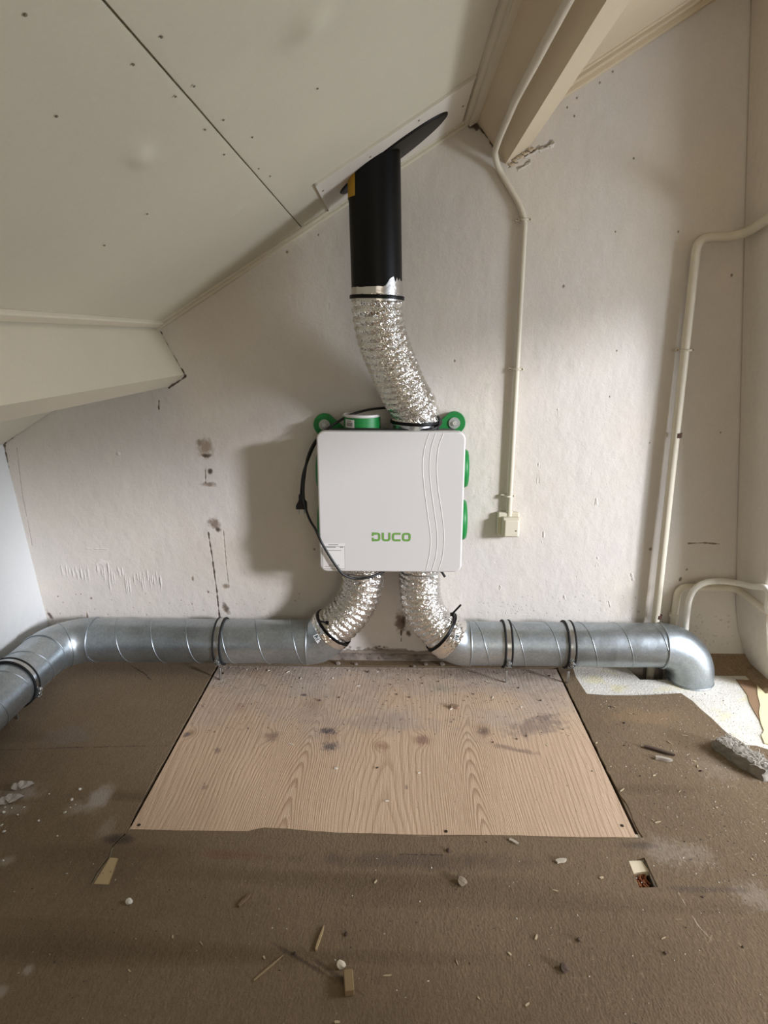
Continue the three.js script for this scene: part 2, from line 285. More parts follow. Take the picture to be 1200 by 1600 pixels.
{
  const O = (px, py, rx, ry, c, a, r, rough, rot, fr = 40) => { const p = F(px, py); carpetTex.blob(p.x, p.z, rx, ry, c, a, r, rough, rot, fr); };
  const dust = rgb(168, 158, 148);
  O(152, 1250, 0.045, 0.07, dust, 0.75, 0.05, 0.9); O(118, 1262, 0.03, 0.035, dust, 0.45, 0, 1); O(30, 1240, 0.07, 0.045, dust, 0.5, 0, 1.1); O(15, 1265, 0.06, 0.03, dust, 0.4, 0, 1.1); O(165, 1295, 0.03, 0.05, dust, 0.35, 0, 1);
  O(10, 1345, 0.02, 0.02, dust, 0.5, 0, 1); O(45, 1515, 0.012, 0.014, dust, 0.6, 0, 1); O(0, 1550, 0.015, 0.02, dust, 0.6, 0, 1); O(110, 1150, 0.1, 0.08, rgb(120, 112, 106), 0.35, 0, 1.2);
  O(1040, 1330, 0.07, 0.06, dust, 0.4, 0, 1.3, 0, 120); O(1090, 1335, 0.05, 0.05, dust, 0.3, 0, 1.4, 0, 150); O(1180, 1400, 0.06, 0.05, dust, 0.4, 0, 1.3, 0, 130); O(1120, 1200, 0.08, 0.08, dust, 0.25, 0, 1.4, 0, 150);
  O(1010, 1120, 0.16, 0.06, rgb(150, 118, 86), 0.4, 0, 1); O(640, 1345, 0.30, 0.03, rgb(78, 64, 54), 0.5, 0, 1); O(370, 1335, 0.10, 0.018, rgb(110, 70, 54), 0.4, 0, 1.2); O(180, 1312, 0.05, 0.018, rgb(52, 40, 32), 0.7, 0, 1);
  O(1000, 1320, 0.06, 0.018, rgb(74, 62, 54), 0.6, 0, 1); O(1100, 1390, 0.12, 0.012, rgb(84, 72, 62), 0.5, 0, 1); O(470, 1500, 0.11, 0.006, rgb(62, 48, 38), 0.6, 0, 0.8, 0.5); O(520, 1520, 0.09, 0.006, rgb(62, 48, 38), 0.5, 0, 0.8, 0.6); O(170, 1372, 0.09, 0.05, rgb(70, 56, 46), 0.25, 0, 1);
  const L = (pts, w, c, a, r) => carpetTex.line(pts.map(([x, y]) => { const p = F(x, y); return [p.x, p.z]; }), w, c, a, r, 0.5);
  L([[1060, 1395], [1090, 1445], [1112, 1470]], 0.0016, rgb(176, 162, 140), 0.7, 0.2); L([[1108, 1472], [1112, 1462]], 0.0016, rgb(176, 162, 140), 0.7, 0.2); L([[960, 1375], [1000, 1460]], 0.001, rgb(150, 138, 120), 0.5, 0.1);
  L([[0, 1172], [120, 1168], [262, 1165]], 0.003, rgb(60, 46, 36), 0.5, -0.1); L([[205, 1040], [225, 1052], [235, 1062]], 0.003, rgb(40, 30, 24), 0.6, -0.1); L([[625, 1335], [690, 1336]], 0.003, rgb(58, 46, 38), 0.7, -0.1);
}
const mCarpet = new THREE.MeshStandardMaterial({ map: carpetTex.map(), bumpMap: carpetTex.bump(), bumpScale: 0.0015, roughness: 0.97 });
// pale underlayer where the covering is torn off
const underTex = new Surface(0.4, -0.1, 1.6, 0.7, 1024, 680, (x, z) => {
  const m = fbm(x * 7, z * 7, 4, 501) - 0.47, g = noise(x * 260, z * 260, 511) - 0.5, y = smooth(0.55, 0.8, fbm(x * 14, z * 18, 4, 521) + 0.10), sp = Math.max(0, noise(x * 130, z * 130, 531) - 0.88) * 3;
  const k = m * 0.14 + g * 0.05;
  return [0.865 + k - sp * 0.5, 0.845 + k - y * 0.01 - sp * 0.5, 0.80 + k - y * 0.09 - sp * 0.5, 0.5 + m * 0.6 + g * 0.25];
});
const mUnder = new THREE.MeshStandardMaterial({ map: underTex.map(), bumpMap: underTex.bump(), bumpScale: 0.003, roughness: 0.9 });
// softwood plywood
const pxz = (px, py) => { const p = F(px, py); return [p.x, p.z]; };
const [ax1, az1] = pxz(468, 1215), [ax2, az2] = pxz(735, 1192);
const knots = [[...pxz(515, 1150), 0.035, 3.2], [...pxz(425, 1150), 0.03, 2.4], [...pxz(660, 1155), 0.03, 2.6], [...pxz(755, 1140), 0.035, 3], [...pxz(488, 1102), 0.05, 4], [...pxz(590, 1165), 0.022, 2], [...pxz(300, 1145), 0.02, 1.8]];
const plyTex = new Surface(HX0, HZ0, HX1, HZ1, 1664, 1080, (x, z) => {
  const wx = x + (fbm(x * 5, z * 1.3, 3, 601) - 0.44) * 0.09 + (fbm(x * 3 + 9, z * 4, 2, 607) - 0.37) * 0.05 * smooth(0.55, 0.1, z);
  const soft = (d) => Math.sqrt(d * d + 0.00035);
  const d1 = soft(wx - ax1 + (z - az1) * 0.06), d2 = soft(wx - ax2 - (z - az2) * 0.03), d = -0.035 * Math.log(Math.exp(-d1 / 0.035) + Math.exp(-d2 / 0.035) + Math.exp(-0.34 / 0.035));
  const dm = Math.min(d1, d2); let H = 66 * d - 18 * z * Math.exp(-((dm / 0.075) ** 2)) + 5 * fbm(x * 4, z * 2.2, 3, 611) + 20 * Math.max(0, Math.abs(x + 0.03) - 0.33), kd = 0;
  for (const [kx, kz, r, a] of knots) { const q = ((x - kx) ** 2 + ((z - kz) * 0.7) ** 2) / (r * r); H += a * Math.exp(-q); kd = Math.max(kd, Math.exp(-q * 2.4)); }
  const f = H - Math.floor(H), late = smooth(0.35, 0.88, f) * (1 - smooth(0.88, 1, f)), near = Math.exp(-Math.min(d1, d2) / 0.10);
  const fine = noise(x * 520, z * 26, 621) - 0.5, tone = fbm(x * 7, z * 1.1, 3, 631) - 0.44, g = noise(x * 600, z * 600, 641) - 0.5;
  const q = late * (0.03 + 0.09 * near + 0.03 * noise(x * 6, z * 2, 651)) * (0.45 + 0.55 * smooth(0.15, 0.5, z)), k = -q + fine * 0.05 + tone * 0.09 + g * 0.03 - kd * 0.10;
  let r = 0.765 + k, gg = 0.655 + k * 1.02, b = 0.545 + k * 1.0;
  const dust = smooth(0.52, 0.02, z + (fbm(x * 6, z * 8, 4, 661) - 0.47) * 0.55) * 0.75;
  const dn = (fbm(x * 40, z * 40, 3, 671) - 0.44) * 0.16;
  r += (0.655 + dn - r) * dust; gg += (0.605 + dn - gg) * dust; b += (0.565 + dn - b) * dust;
  return [r, gg, b, 0.5 - late * 0.2 + fine * 0.3 + g * 0.2];
});
{
  const O = (px, py, rx, ry, c, a, r, rough = 1, rot = 0, fr = 70) => { const p = F(px, py); plyTex.blob(p.x, p.z, rx, ry, c, a, r, rough, rot, fr); };
  const soot = rgb(74, 66, 68), dirt = rgb(118, 96, 84);
  O(512, 1142, 0.035, 0.022, soot, 0.75, 0, 1.3, 0, 130); O(516, 1166, 0.032, 0.026, soot, 0.65, 0, 1.2, 0, 110); O(425, 1150, 0.026, 0.026, dirt, 0.5); O(660, 1156, 0.026, 0.03, rgb(130, 98, 86), 0.6); O(755, 1142, 0.022, 0.03, rgb(104, 84, 74), 0.7);
  O(600, 1166, 0.02, 0.02, rgb(140, 104, 84), 0.5); O(292, 1148, 0.012, 0.018, soot, 0.6); O(475, 1086, 0.012, 0.01, soot, 0.7); O(375, 1105, 0.035, 0.035, rgb(160, 130, 116), 0.4); O(340, 1172, 0.012, 0.018, dirt, 0.6);
  O(840, 1135, 0.12, 0.05, rgb(112, 96, 90), 0.5, 0, 1.4, -0.4, 60); O(800, 1170, 0.10, 0.014, dirt, 0.55, 0, 1.4, 0.3, 90); O(690, 1075, 0.07, 0.035, rgb(132, 134, 120), 0.35, 0, 1.3); O(850, 1120, 0.06, 0.02, soot, 0.4, 0, 1.4, -0.3, 110);
  O(320, 1230, 0.01, 0.012, dirt, 0.5); O(635, 1230, 0.004, 0.012, dirt, 0.6); O(590, 1130, 0.3, 0.06, rgb(140, 128, 122), 0.25, 0, 1.4, 0, 40);
  for (let k = 0; k < 420; k++) { const x = rr(HX0, HX1), z = HZ0 + Math.pow(rnd(), 1.7) * 0.42; plyTex.blob(x, z, rr(0.0015, 0.006), rr(0.0015, 0.005), rnd() < 0.7 ? rgb(86, 72, 64) : rgb(205, 198, 188), rr(0.3, 0.75), 0.05, 1, 0, 200); }
  for (let k = 0; k < 60; k++) plyTex.blob(rr(HX0, HX1), rr(0.4, HZ1), rr(0.001, 0.003), rr(0.001, 0.004), rgb(96, 74, 58), rr(0.3, 0.7), 0, 1, 0, 200);
}
const mPly = new THREE.MeshStandardMaterial({ map: plyTex.map(), bumpMap: plyTex.bump(), bumpScale: 0.0012, roughness: 0.75 });
const mPlyEdge = std('#a8845f', 0.85), mDarkWood = std('#3a2c20', 0.95), mPaleWood = std('#d8c6a2', 0.85), mRot = std('#7a4526', 0.95), mRotDark = std('#3a1c10', 0.95);

// metals, plastics
const steelTex = new Surface(0, 0, 0.5, 0.5, 512, 512, (x, y) => {
  const sp = hash(Math.floor(x * 210 + fbm(x * 90, y * 90, 2, 701) * 3), Math.floor(y * 210 + fbm(x * 90 + 7, y * 90, 2, 703) * 3), 705), m = fbm(x * 9, y * 9, 4, 711) - 0.47;
  const k = (sp - 0.5) * 0.06 + m * 0.16; return [0.655 + k, 0.685 + k, 0.70 + k, 0.5 + (sp - 0.5) * 0.5 + m];
});
const steelMap = steelTex.map(), steelRough = new Surface(0, 0, 0.5, 0.5, 256, 256, (x, y) => { const m = fbm(x * 11, y * 11, 4, 721); const v = 0.30 + m * 0.28; return [v, v, v, v]; });
const steelBump = new Surface(0, 0, 0.5, 0.5, 256, 256, (x, y) => [0, 0, 0, fbm(x * 8, y * 22, 3, 733)]);
for (const t of [steelMap]) t.wrapS = t.wrapT = THREE.RepeatWrapping;
const metres = (geo, k = 2) => { const u = geo.attributes.uv; for (let i = 0; i < u.count; i++) u.setXY(i, u.getX(i) * k, u.getY(i) * k); return geo; };
const mSteel = new THREE.MeshStandardMaterial({ map: steelMap, metalness: 0.92, roughness: 0.95, roughnessMap: steelRough.bump(), bumpMap: steelBump.bump(), bumpScale: 0.0012 });
const mZinc = std('#c3c7c8', 0.28, 1), mFoil = std('#e6e4e0', 0.16, 1), mFoilTape = std('#d6d3cf', 0.3, 1);
const mBlack = new THREE.MeshPhysicalMaterial({ color: '#060505', roughness: 0.42, specularIntensity: 0.45 }), mRubber = std('#0b0b0b', 0.7), mCord = std('#141313', 0.5), mVoid = std('#0a0807', 1);
const mWhite = new THREE.MeshPhysicalMaterial({ color: '#d6d3cf', roughness: 0.42, clearcoat: 0.15, clearcoatRoughness: 0.4 });
const mBody = std('#5b5a56', 0.8), mGreen = std('#0f7a36', 0.45), mLogo = std('#6f9f4c', 0.5), mRidge = std('#d6d3ce', 0.5);
const mPipe = std('#d3cab6', 0.48), mPipeLow = std('#ddd8cc', 0.45), mBakelite = std('#cfc6b0', 0.45), mRust = std('#4a2f22', 0.85), mYellow = std('#b58a1d', 0.6);
const mGreyLump = std('#857a6e', 0.95), mChip = std('#b9a888', 0.85), mWhiteChip = std('#cfc9bd', 0.9), mTwig = std('#4a3a2e', 0.9), mGrit = std('#8d8172', 0.95);
const mGlass = new THREE.MeshPhysicalMaterial({ color: '#ffffff', roughness: 0, transmission: 1, thickness: 0, ior: 1.5 });

// ---------------------------------------------------------------- room shell
const UNDER = -0.006, ZF = 3.6, XR = 2.1;
// torn edge of the covering (plan), right-hand corner
const torn = [[893, 1036], [900, 1058], [917, 1084], [945, 1086], [985, 1086.5], [1030, 1085], [1064, 1083], [1082, 1095], [1095, 1108], [1112, 1122], [1128, 1138], [1140, 1148], [1155, 1156], [1166, 1164], [1182, 1165], [1200, 1171], [1240, 1172]].map(([x, y]) => pxz(x, y));
const hatchHole = [];
for (let i = 0; i <= 40; i++) hatchHole.push([HX0 - 0.011 + 0.003 * noise(i * 1.7, 1, 3) + (i > 36 ? (i - 36) * 0.001 : 0), HZ0 - 0.012 + (HZ1 - HZ0 + 0.012) * i / 40]);
for (let i = 1; i <= 60; i++) { const t = i / 60, x = HX0 + (HX1 - HX0) * t, wave = -0.004 + 0.006 * smooth(0.02, 0.2, t) - 0.019 * smooth(0.22, 0.27, t) * (1 - smooth(0.30, 0.48, t)) + 0.003 * Math.sin(t * 23) - 0.004 * smooth(0.5, 0.7, t) + 0.0015 * noise(t * 60, 2, 4); hatchHole.push([x, HZ1 + wave]); }
for (let i = 0; i <= 40; i++) { const t = 1 - i / 40; hatchHole.push([HX1 + 0.006 + 0.005 * noise(i * 0.9, 3, 5) + (i < 7 ? 0.006 : 0), HZ0 - 0.012 + (HZ1 - HZ0 + 0.008) * t]); }
const notchL = [[172, 1339], [186, 1340], [171, 1382], [146, 1381]].map(([x, y]) => pxz(x, y));
const notchR = [[981, 1341], [1007, 1340], [1028, 1386], [999, 1387]].map(([x, y]) => pxz(x, y));
const slit = [[194, 1302], [174, 1322], [169, 1338], [152, 1360], [141, 1381], [144, 1382], [155, 1362], [172, 1338], [178, 1322], [197, 1304]].map(([x, y]) => pxz(x, y));
const ductHole = [[972, 1037], [1000, 1062], [1042, 1062], [1040, 1037]].map(([x, y]) => { const p = F(x, y, UNDER); return [p.x, p.z]; });
const grow = (pts, k) => { const c = pts.reduce((a, p) => [a[0] + p[0] / pts.length, a[1] + p[1] / pts.length], [0, 0]); return pts.map((p) => [c[0] + (p[0] - c[0]) * k, c[1] + (p[1] - c[1]) * k]); };
const floorGeo = slab([[-1.5, -0.1], [XR + 0.1, -0.1], [XR + 0.1, ZF + 0.1], [-1.5, ZF + 0.1]], [[[HX0 - 0.014, HZ0 - 0.02], [HX0 - 0.014, HZ1 - 0.02], [HX1 + 0.016, HZ1 - 0.02], [HX1 + 0.016, HZ0 - 0.02]], ductHole, grow(notchR, 1.02)], -0.03, UNDER);
struct('floor', underTex.uv(floorGeo, (x, y, z) => [x, z]), mUnder);
{
  const g = structGroup('floor_cavity');
  mesh('cavity_bottom', box(-1.5, -0.3, -0.1, XR + 0.1, -0.26, ZF + 0.1), mDarkWood, g);
  for (const b of [[-1.5, -0.26, -0.1, -1.46, -0.03, ZF + 0.1], [XR + 0.06, -0.26, -0.1, XR + 0.1, -0.03, ZF + 0.1], [-1.46, -0.26, -0.1, XR + 0.06, -0.03, -0.06], [-1.46, -0.26, ZF + 0.06, XR + 0.06, -0.03, ZF + 0.1]]) mesh('cavity_side', box(...b), mDarkWood, g);
  for (const x of [HX0 - 0.03, HX1 - 0.01]) mesh('ledger', box(x, -0.07, -0.06, x + 0.045, -0.018, 1.0), mDarkWood, g);
  mesh('ledger', box(HX0 + 0.02, -0.07, HZ1 - 0.035, HX1 - 0.02, -0.018, HZ1 + 0.01), mDarkWood, g);
}
// gable wall
{
  const g = prism([[-1.45, -0.1], [XR + 0.1, -0.1], [XR + 0.1, 3.02], [-1.45, 0.92]], -0.1, 0);
  struct('wall_back', wallTex.uv(g, (x, y) => [x, y]), mWall);
}
// knee wall, leaning a little
{
  const t = W(5, 697), b = W(75, 975), foot = b.x + (b.x - t.x) / (t.y - b.y) * b.y;
  struct('wall_left', tri(mPlasterCoolLit, prism([[foot, -0.03], [b.x, b.y], [t.x, t.y], [t.x - 0.004, t.y + 0.12], [-1.6, t.y + 0.12], [-1.6, -0.03]], -0.1, ZF + 0.1)), mPlasterCoolLit);
}
const WR = [[1.345, -0.03], [1.325, 0.0], [1.29, 0.07], [1.258, 0.16], [1.237, 0.255], [1.16, 0.87], [1.08, 1.5], [1.005, 2.119], [0.985, 2.28]];
struct('wall_right', tri(mPlaster, prism([...WR, [XR + 0.1, 2.95], [XR + 0.1, -0.03]], 0, 0.2, 0.008)), mPlaster);
{
  const s = shapeOf([[-0.19, -0.03], [-0.19, 3.0], [-ZF - 0.1, 3.0], [-ZF - 0.1, -0.03]]);
  s.holes.push(new THREE.Path([[-WIN1.z0, WIN1.y0], [-WIN1.z1, WIN1.y0], [-WIN1.z1, WIN1.y1], [-WIN1.z0, WIN1.y1]].map(([x, y]) => new THREE.Vector2(x, y))));
  struct('wall_side', tri(mPlaster, new THREE.ExtrudeGeometry(s, { depth: 0.25, bevelEnabled: false }).rotateY(Math.PI / 2).translate(XR, 0, 0)), mPlaster);
  const f = shapeOf([[-1.6, -0.03], [XR + 0.1, -0.03], [XR + 0.1, 3.05], [-1.6, 0.85]]);
  f.holes.push(new THREE.Path([[WIN2.x0, WIN2.y0], [WIN2.x1, WIN2.y0], [WIN2.x1, WIN2.y1], [WIN2.x0, WIN2.y1]].map(([x, y]) => new THREE.Vector2(x, y))));
  struct('wall_front', tri(mPlaster, new THREE.ExtrudeGeometry(f, { depth: 0.1, bevelEnabled: false }).translate(0, 0, ZF)), mPlaster);
  const windowFrame = (w, h) => mergeGeometries([box(-w / 2, -h / 2, -0.02, w / 2, -h / 2 + 0.03, 0.02), box(-w / 2, h / 2 - 0.03, -0.02, w / 2, h / 2, 0.02), box(-w / 2, -h / 2, -0.02, -w / 2 + 0.03, h / 2, 0.02), box(w / 2 - 0.03, -h / 2, -0.02, w / 2, h / 2, 0.02)]);
  const w1 = structGroup('unseen_window_1'), w2 = structGroup('added_window_2');  // first is out of view at right, second added around the fill light
  w1.position.set(XR + 0.22, (WIN1.y0 + WIN1.y1) / 2, (WIN1.z0 + WIN1.z1) / 2); w1.rotation.y = Math.PI / 2;
  w2.position.set((WIN2.x0 + WIN2.x1) / 2, (WIN2.y0 + WIN2.y1) / 2, ZF + 0.06);
  for (const [w, a, b] of [[w1, WIN1.z1 - WIN1.z0, WIN1.y1 - WIN1.y0], [w2, WIN2.x1 - WIN2.x0, WIN2.y1 - WIN2.y0]]) { mesh('window_frame', windowFrame(a, b), mCream, w); mesh('pane', new THREE.PlaneGeometry(a - 0.05, b - 0.05), mGlass, w); }
}
// sloping roof lining: boards between the two purlins, more boards above and below them
const roofSlab = (s0, s1, t0, t1, z0, z1) => box(s0, -t1, z0, s1, -t0, z1);
const ceiling = structGroup('ceiling');
const E1 = W(866, 165), dE = (E1.x - A.x) * SN - (E1.y - A.y) * CS;        // how far the upper lining hangs below the lower one
const SA = W(745, 190).sub(A), sPur = SA.x * CS + SA.y * SN;
mesh('roof_deck', tri(mBoard, roofPlace(roofSlab(-1.1, 3.6, RT - 0.16, RT - 0.0105, -0.12, ZF + 0.12))), mBoard, ceiling);
function panel(s0, s1, z0, z1, dents, mat, t = RT, par = ceiling) {
  const g = new THREE.BoxGeometry(s1 - s0, 0.01, z1 - z0, 90, 1, 120), p = g.attributes.position;
  for (let i = 0; i < p.count; i++) {
    const s = p.getX(i) + (s0 + s1) / 2, z = p.getZ(i) + (z0 + z1) / 2; let d = 0;
    if (p.getY(i) < 0) { for (const [ds, dz, rs, rz, a] of dents) d += a * Math.exp(-(((s - ds) / rs) ** 2) - ((z - dz) / rz) ** 2); d += (fbm(s * 3.2, z * 3.2, 2, 801) - 0.37) * 0.004; d += Math.min(0, -0.0006 + Math.min(s - s0, s1 - s, z - z0, z1 - z) * 0.4) * -1; }
    p.setXYZ(i, s, p.getY(i) - t + 0.005 - (p.getY(i) < 0 ? -d : 0), z);
  }
  g.computeVertexNormals();
  const m = mesh('ceiling_panel', world2(mat, g, (x, y, z) => [x, z]), mat, par); m.position.copy(A); m.rotation.z = SL;
  return m;
}

const joint = (roofHit(168, 0).s + roofHit(455, 340).s) / 2;
const dentAt = (px, py, rs, rz, a) => { const h = roofHit(px, py); return [h.s, h.z, rs, rz, a]; };
const dents1 = [dentAt(220, 246, 0.02, 0.03, -0.009), dentAt(250, 225, 0.06, 0.02, 0.003), dentAt(365, 333, 0.03, 0.012, -0.007), dentAt(345, 340, 0.05, 0.012, 0.002)];
const dents2 = [dentAt(487, 34, 0.03, 0.03, -0.011), dentAt(465, 58, 0.03, 0.03, -0.004), dentAt(420, 90, 0.12, 0.05, 0.004)];
const pA = panel(0.012, joint - 0.0016, 0.004, 2.44, dents1, mBoard, RT, ceiling), pB = panel(joint + 0.0016, sPur - 0.02, 0.004, 2.44, dents2, mBoard, RT, ceiling);
panel(0.012, joint - 0.0016, 2.444, ZF, [], mBoard, RT, ceiling); panel(joint + 0.0016, sPur - 0.02, 2.444, ZF, [], mBoard, RT, ceiling);
{
  const nailGeo = new THREE.SphereGeometry(0.0021, 8, 6).scale(1, 0.5, 1), mNail = std('#7d7465', 0.7);
  for (const [x, y] of [[39, 22], [252, 57], [208, 100], [303, 134], [274, 150], [349, 187], [320, 202], [88, 181], [222, 247], [350, 241], [404, 263], [230, 334], [394, 214], [490, 32], [163, 383], [496, 138], [422, 275]]) {
    const h = roofHit(x, y), inB = h.s > joint; const m = mesh('nail', nailGeo, mNail, inB ? pB : pA); m.position.set(h.s, -RT - 0.001, h.z);
  }
}
const batten = (s0, s1, t0, t1, z0, z1, mat = mCream) => { const g = new RoundedBoxGeometry(s1 - s0, t1 - t0, z1 - z0, 2, 0.004); g.translate((s0 + s1) / 2, -(t0 + t1) / 2, (z0 + z1) / 2); const m = mesh('batten', tri(mat, g), mat, ceiling); m.position.copy(A); m.rotation.z = SL; return m; };
batten(-0.005, sPur, RT - 0.002, 0.001, -0.004, 0.018); batten(0.0, sPur, RT - 0.002, -0.007, 0.014, 0.034);              // along the gable
batten(0.005, 0.032, RT - 0.002, RT + 0.013, 0.03, ZF);                                                                  // above the lower purlin
batten(sPur - 0.04, sPur + 0.004, RT - 0.002, RT + 0.012, 0.0, ZF, mCream); batten(sPur - 0.026, sPur + 0.004, RT, RT + 0.022, 0.0, ZF, mCream);   // below the upper purlin
{ const h = W(5, 697), lo = (h.x - A.x) * SN - (h.y - A.y) * CS; panel(-0.95, -0.02, 0.004, ZF, [], mBoard, lo - 0.004, ceiling); }
panel(sPur + 0.1, 2.05, 0.004, 1.8, [], mWarm, dE - 0.03, ceiling); panel(2.053, 3.5, 0.004, 1.8, [], mWarm, dE - 0.03, ceiling); panel(sPur + 0.1, 3.5, 1.803, ZF, [], mWarm, dE - 0.03, ceiling);
batten(sPur + 0.12, 3.3, dE - 0.03, dE, -0.004, 0.026, mWarm); batten(sPur + 0.12, 3.3, dE - 0.032, dE - 0.014, 0.02, 0.05, mWarm); batten(sPur + 0.12, 3.3, dE - 0.032, dE - 0.024, 0.058, 0.072, mWarm);
// purlins
{
  const D1 = W(250, 517), D2 = W(288, 585), D3 = W(263, 604), n = V(SN, -CS, 0);
  const back = D3.clone().addScaledVector(n, -0.19), top = D1.clone().addScaledVector(n, -0.03);
  tag(mesh('roof_beam', tri(mCream, prism([[D1.x, D1.y], [top.x, top.y], [back.x, back.y], [D3.x, D3.y], [D2.x, D2.y]], 0, ZF, 0.0025)), mCream), 'cream boxed-in roof beam at left, low under the slope above the knee wall', 'beam');
  const P1 = W(744, 189), P2 = W(790, 256), P3 = W(829, 227);
  const q1 = P1.clone().addScaledVector(n, -0.03), q3 = P3.clone().addScaledVector(n, -0.2);
  tag(mesh('roof_beam', tri(mWarm, prism([[P1.x, P1.y], [q1.x, q1.y], [q3.x, q3.y], [P3.x, P3.y], [P2.x, P2.y]], 0, ZF, 0.0025)), mWarm), 'cream roof beam at upper right carrying the thin conduit along its side', 'beam');
  // ragged plaster broken out under the end of the upper purlin
  const lumps = [];
  for (let k = 0; k < 16; k++) { const p = W(796 + k * 2.4 + rr(-2, 2), 258 - k * 1.7 + rr(-2, 2), 0.002); lumps.push(jitter(new THREE.IcosahedronGeometry(rr(0.003, 0.0065), 1).scale(1.4, 0.7, 0.6), 0.005, 220).translate(p.x, p.y, p.z)); }
  const s = struct('trim_1', mergeGeometries(lumps), std('#c9b9a0', 0.95));
}
const mDirt = paint(0.545, 0.455, 0.345, 0.30, 0.012, 331);
// dirt fillet in the right-hand corner and ragged plaster foot behind the ducts
{
  const g = prism([[0, 0], [0.075, 0], [0.05, 0.012], [0.022, 0.03], [0, 0.052]], 0, 0.30);
  g.rotateY(-Math.PI / 2); // outline now runs along z, extruded towards -x
  g.translate(1.335, UNDER, 0); struct('trim_2', tri(mDirt, jitter(g, 0.006, 60)), mDirt);
  const h = prism([[0, 0], [-0.05, 0], [-0.03, 0.014], [0, 0.03]], 0.0, 0.2); h.translate(1.325, UNDER, 0); struct('trim_3', tri(mDirt, jitter(h, 0.006, 60)), mDirt);
  const pts = []; for (let i = 0; i <= 90; i++) { const p = W(486 + i * 2.45, 1014, 0); pts.push(V(p.x, 0.036 + 0.012 * (fbm(i * 0.12, 2, 3, 77) - 0.4), 0.0)); }
  struct('trim_4', sweep(pts, (s, a) => 0.006 + 0.011 * (fbm(s * 55, a * 2, 3, 79) - 0.35), 12), std('#8f8478', 0.95));
}
// ---------------------------------------------------------------- floor things
{
  const out = [[-1.345, 0.0], [-1.345, 1.0], [-1.345, ZF], [XR, ZF], [XR, 0.5], [1.42, 0.5], ...torn.slice().reverse(), [torn[0][0], 0.0]];
  const g = slab(out, [hatchHole, notchL, notchR, slit], UNDER, 0);
  const c = mesh('carpet', carpetTex.uv(g, (x, y, z) => [x, z]), mCarpet);
  tag(c, 'worn brown felt carpet, dusty and torn away along the right wall', 'carpet');
}
{
  const t = thing('plywood_panel', 'pale softwood plywood panel set into the brown carpet below the ducts', 'panel', V((HX0 + HX1) / 2, 0, (HZ0 + HZ1) / 2));
  const g = box(HX0, -0.018, HZ0, HX1, -0.0005, HZ1 - 0.004);
  const b = mesh('board', shift(plyTex.uv(g, (x, y, z) => [x, z]), t.position), mPly, t);
  const sg = new THREE.CylinderGeometry(0.0042, 0.0042, 0.0016, 12);
  for (const [x, y] of [[217, 1289], [697, 1299], [972, 1290], [348, 1052], [858, 1056]]) { const p = F(x, y); const m = mesh('screw', sg, std('#3d3128', 0.6, 0.5), b); m.position.set(p.x - t.position.x, 0, p.z - t.position.z); }
}
{
  const pL = slab(grow(notchL, 1.0), [], UNDER, -0.0012);
  tag(mesh('wood_block', pL, std('#b39d74', 0.9)), 'pale wood slip in the slot left of the plywood panel', 'block');
  const c = grow(notchR, 0.96), mid = (a, b, k) => [a[0] + (b[0] - a[0]) * k, a[1] + (b[1] - a[1]) * k];
  const up = [c[0], mid(c[0], c[1], 0.86), mid(c[1], c[2], 0.40), mid(c[0], c[3], 0.42)].map((p) => p);
  const t = thing('rotten_block', 'cream wood block with rotten rust-brown end in the slot right of the plywood panel', 'block', V(0, 0, 0));
  mesh('sound_end', slab(up, [], -0.03, -0.006), std('#e0d2b4', 0.8), t);
  mesh('rotten_bed', slab(c, [], -0.034, -0.024), mRotDark, t);
  const fib = [];
  for (let k = 0; k < 46; k++) { const a = mid(c[0], c[3], rr(0.4, 0.97)), b = mid(c[1], c[2], rr(0.4, 0.97)), q = mid(a, b, Math.pow(rnd(), 1.5) * 0.75); fib.push(jitter(new THREE.BoxGeometry(rr(0.002, 0.004), rr(0.006, 0.014), rr(0.006, 0.016), 1, 1, 2), 0.003, 300).rotateX(rr(-0.6, 0.6)).rotateY(rr(-0.6, 0.6)).translate(q[0], -0.018, q[1])); }
  mesh('rotten_fibres', mergeGeometries(fib), std('#86502f', 0.95), t).userData.kind = 'stuff';
}
{
  const o = [[1150, 1060], [1170, 1061], [1181, 1058], [1187, 1085], [1191, 1108], [1195, 1130], [1190, 1128], [1180, 1112], [1172, 1098], [1168, 1084], [1158, 1070]].map(([x, y]) => pxz(x, y));
  tag(mesh('carpet_remnant', slab(o, [], UNDER, UNDER + 0.0025), std('#93765a', 0.95)), 'narrow brown carpet remnant between the white underlay and the yellow torn sheet', 'carpet');
}
// yellowish torn sheet at the foot of the right wall
{
  const o = [[1178, 1052], [1192, 1050], [1215, 1052], [1232, 1100], [1240, 1150], [1222, 1166], [1195, 1160], [1190, 1148], [1194, 1140], [1189, 1128], [1186, 1112], [1188, 1100], [1184, 1085], [1183, 1070]].map(([x, y]) => pxz(x, y));
  const g = slab(o, [], UNDER, UNDER + 0.004); tag(mesh('torn_sheet', g, std('#e8deb2', 0.9)), 'pale yellow torn sheet on the floor at the foot of the right wall', 'sheet');
}

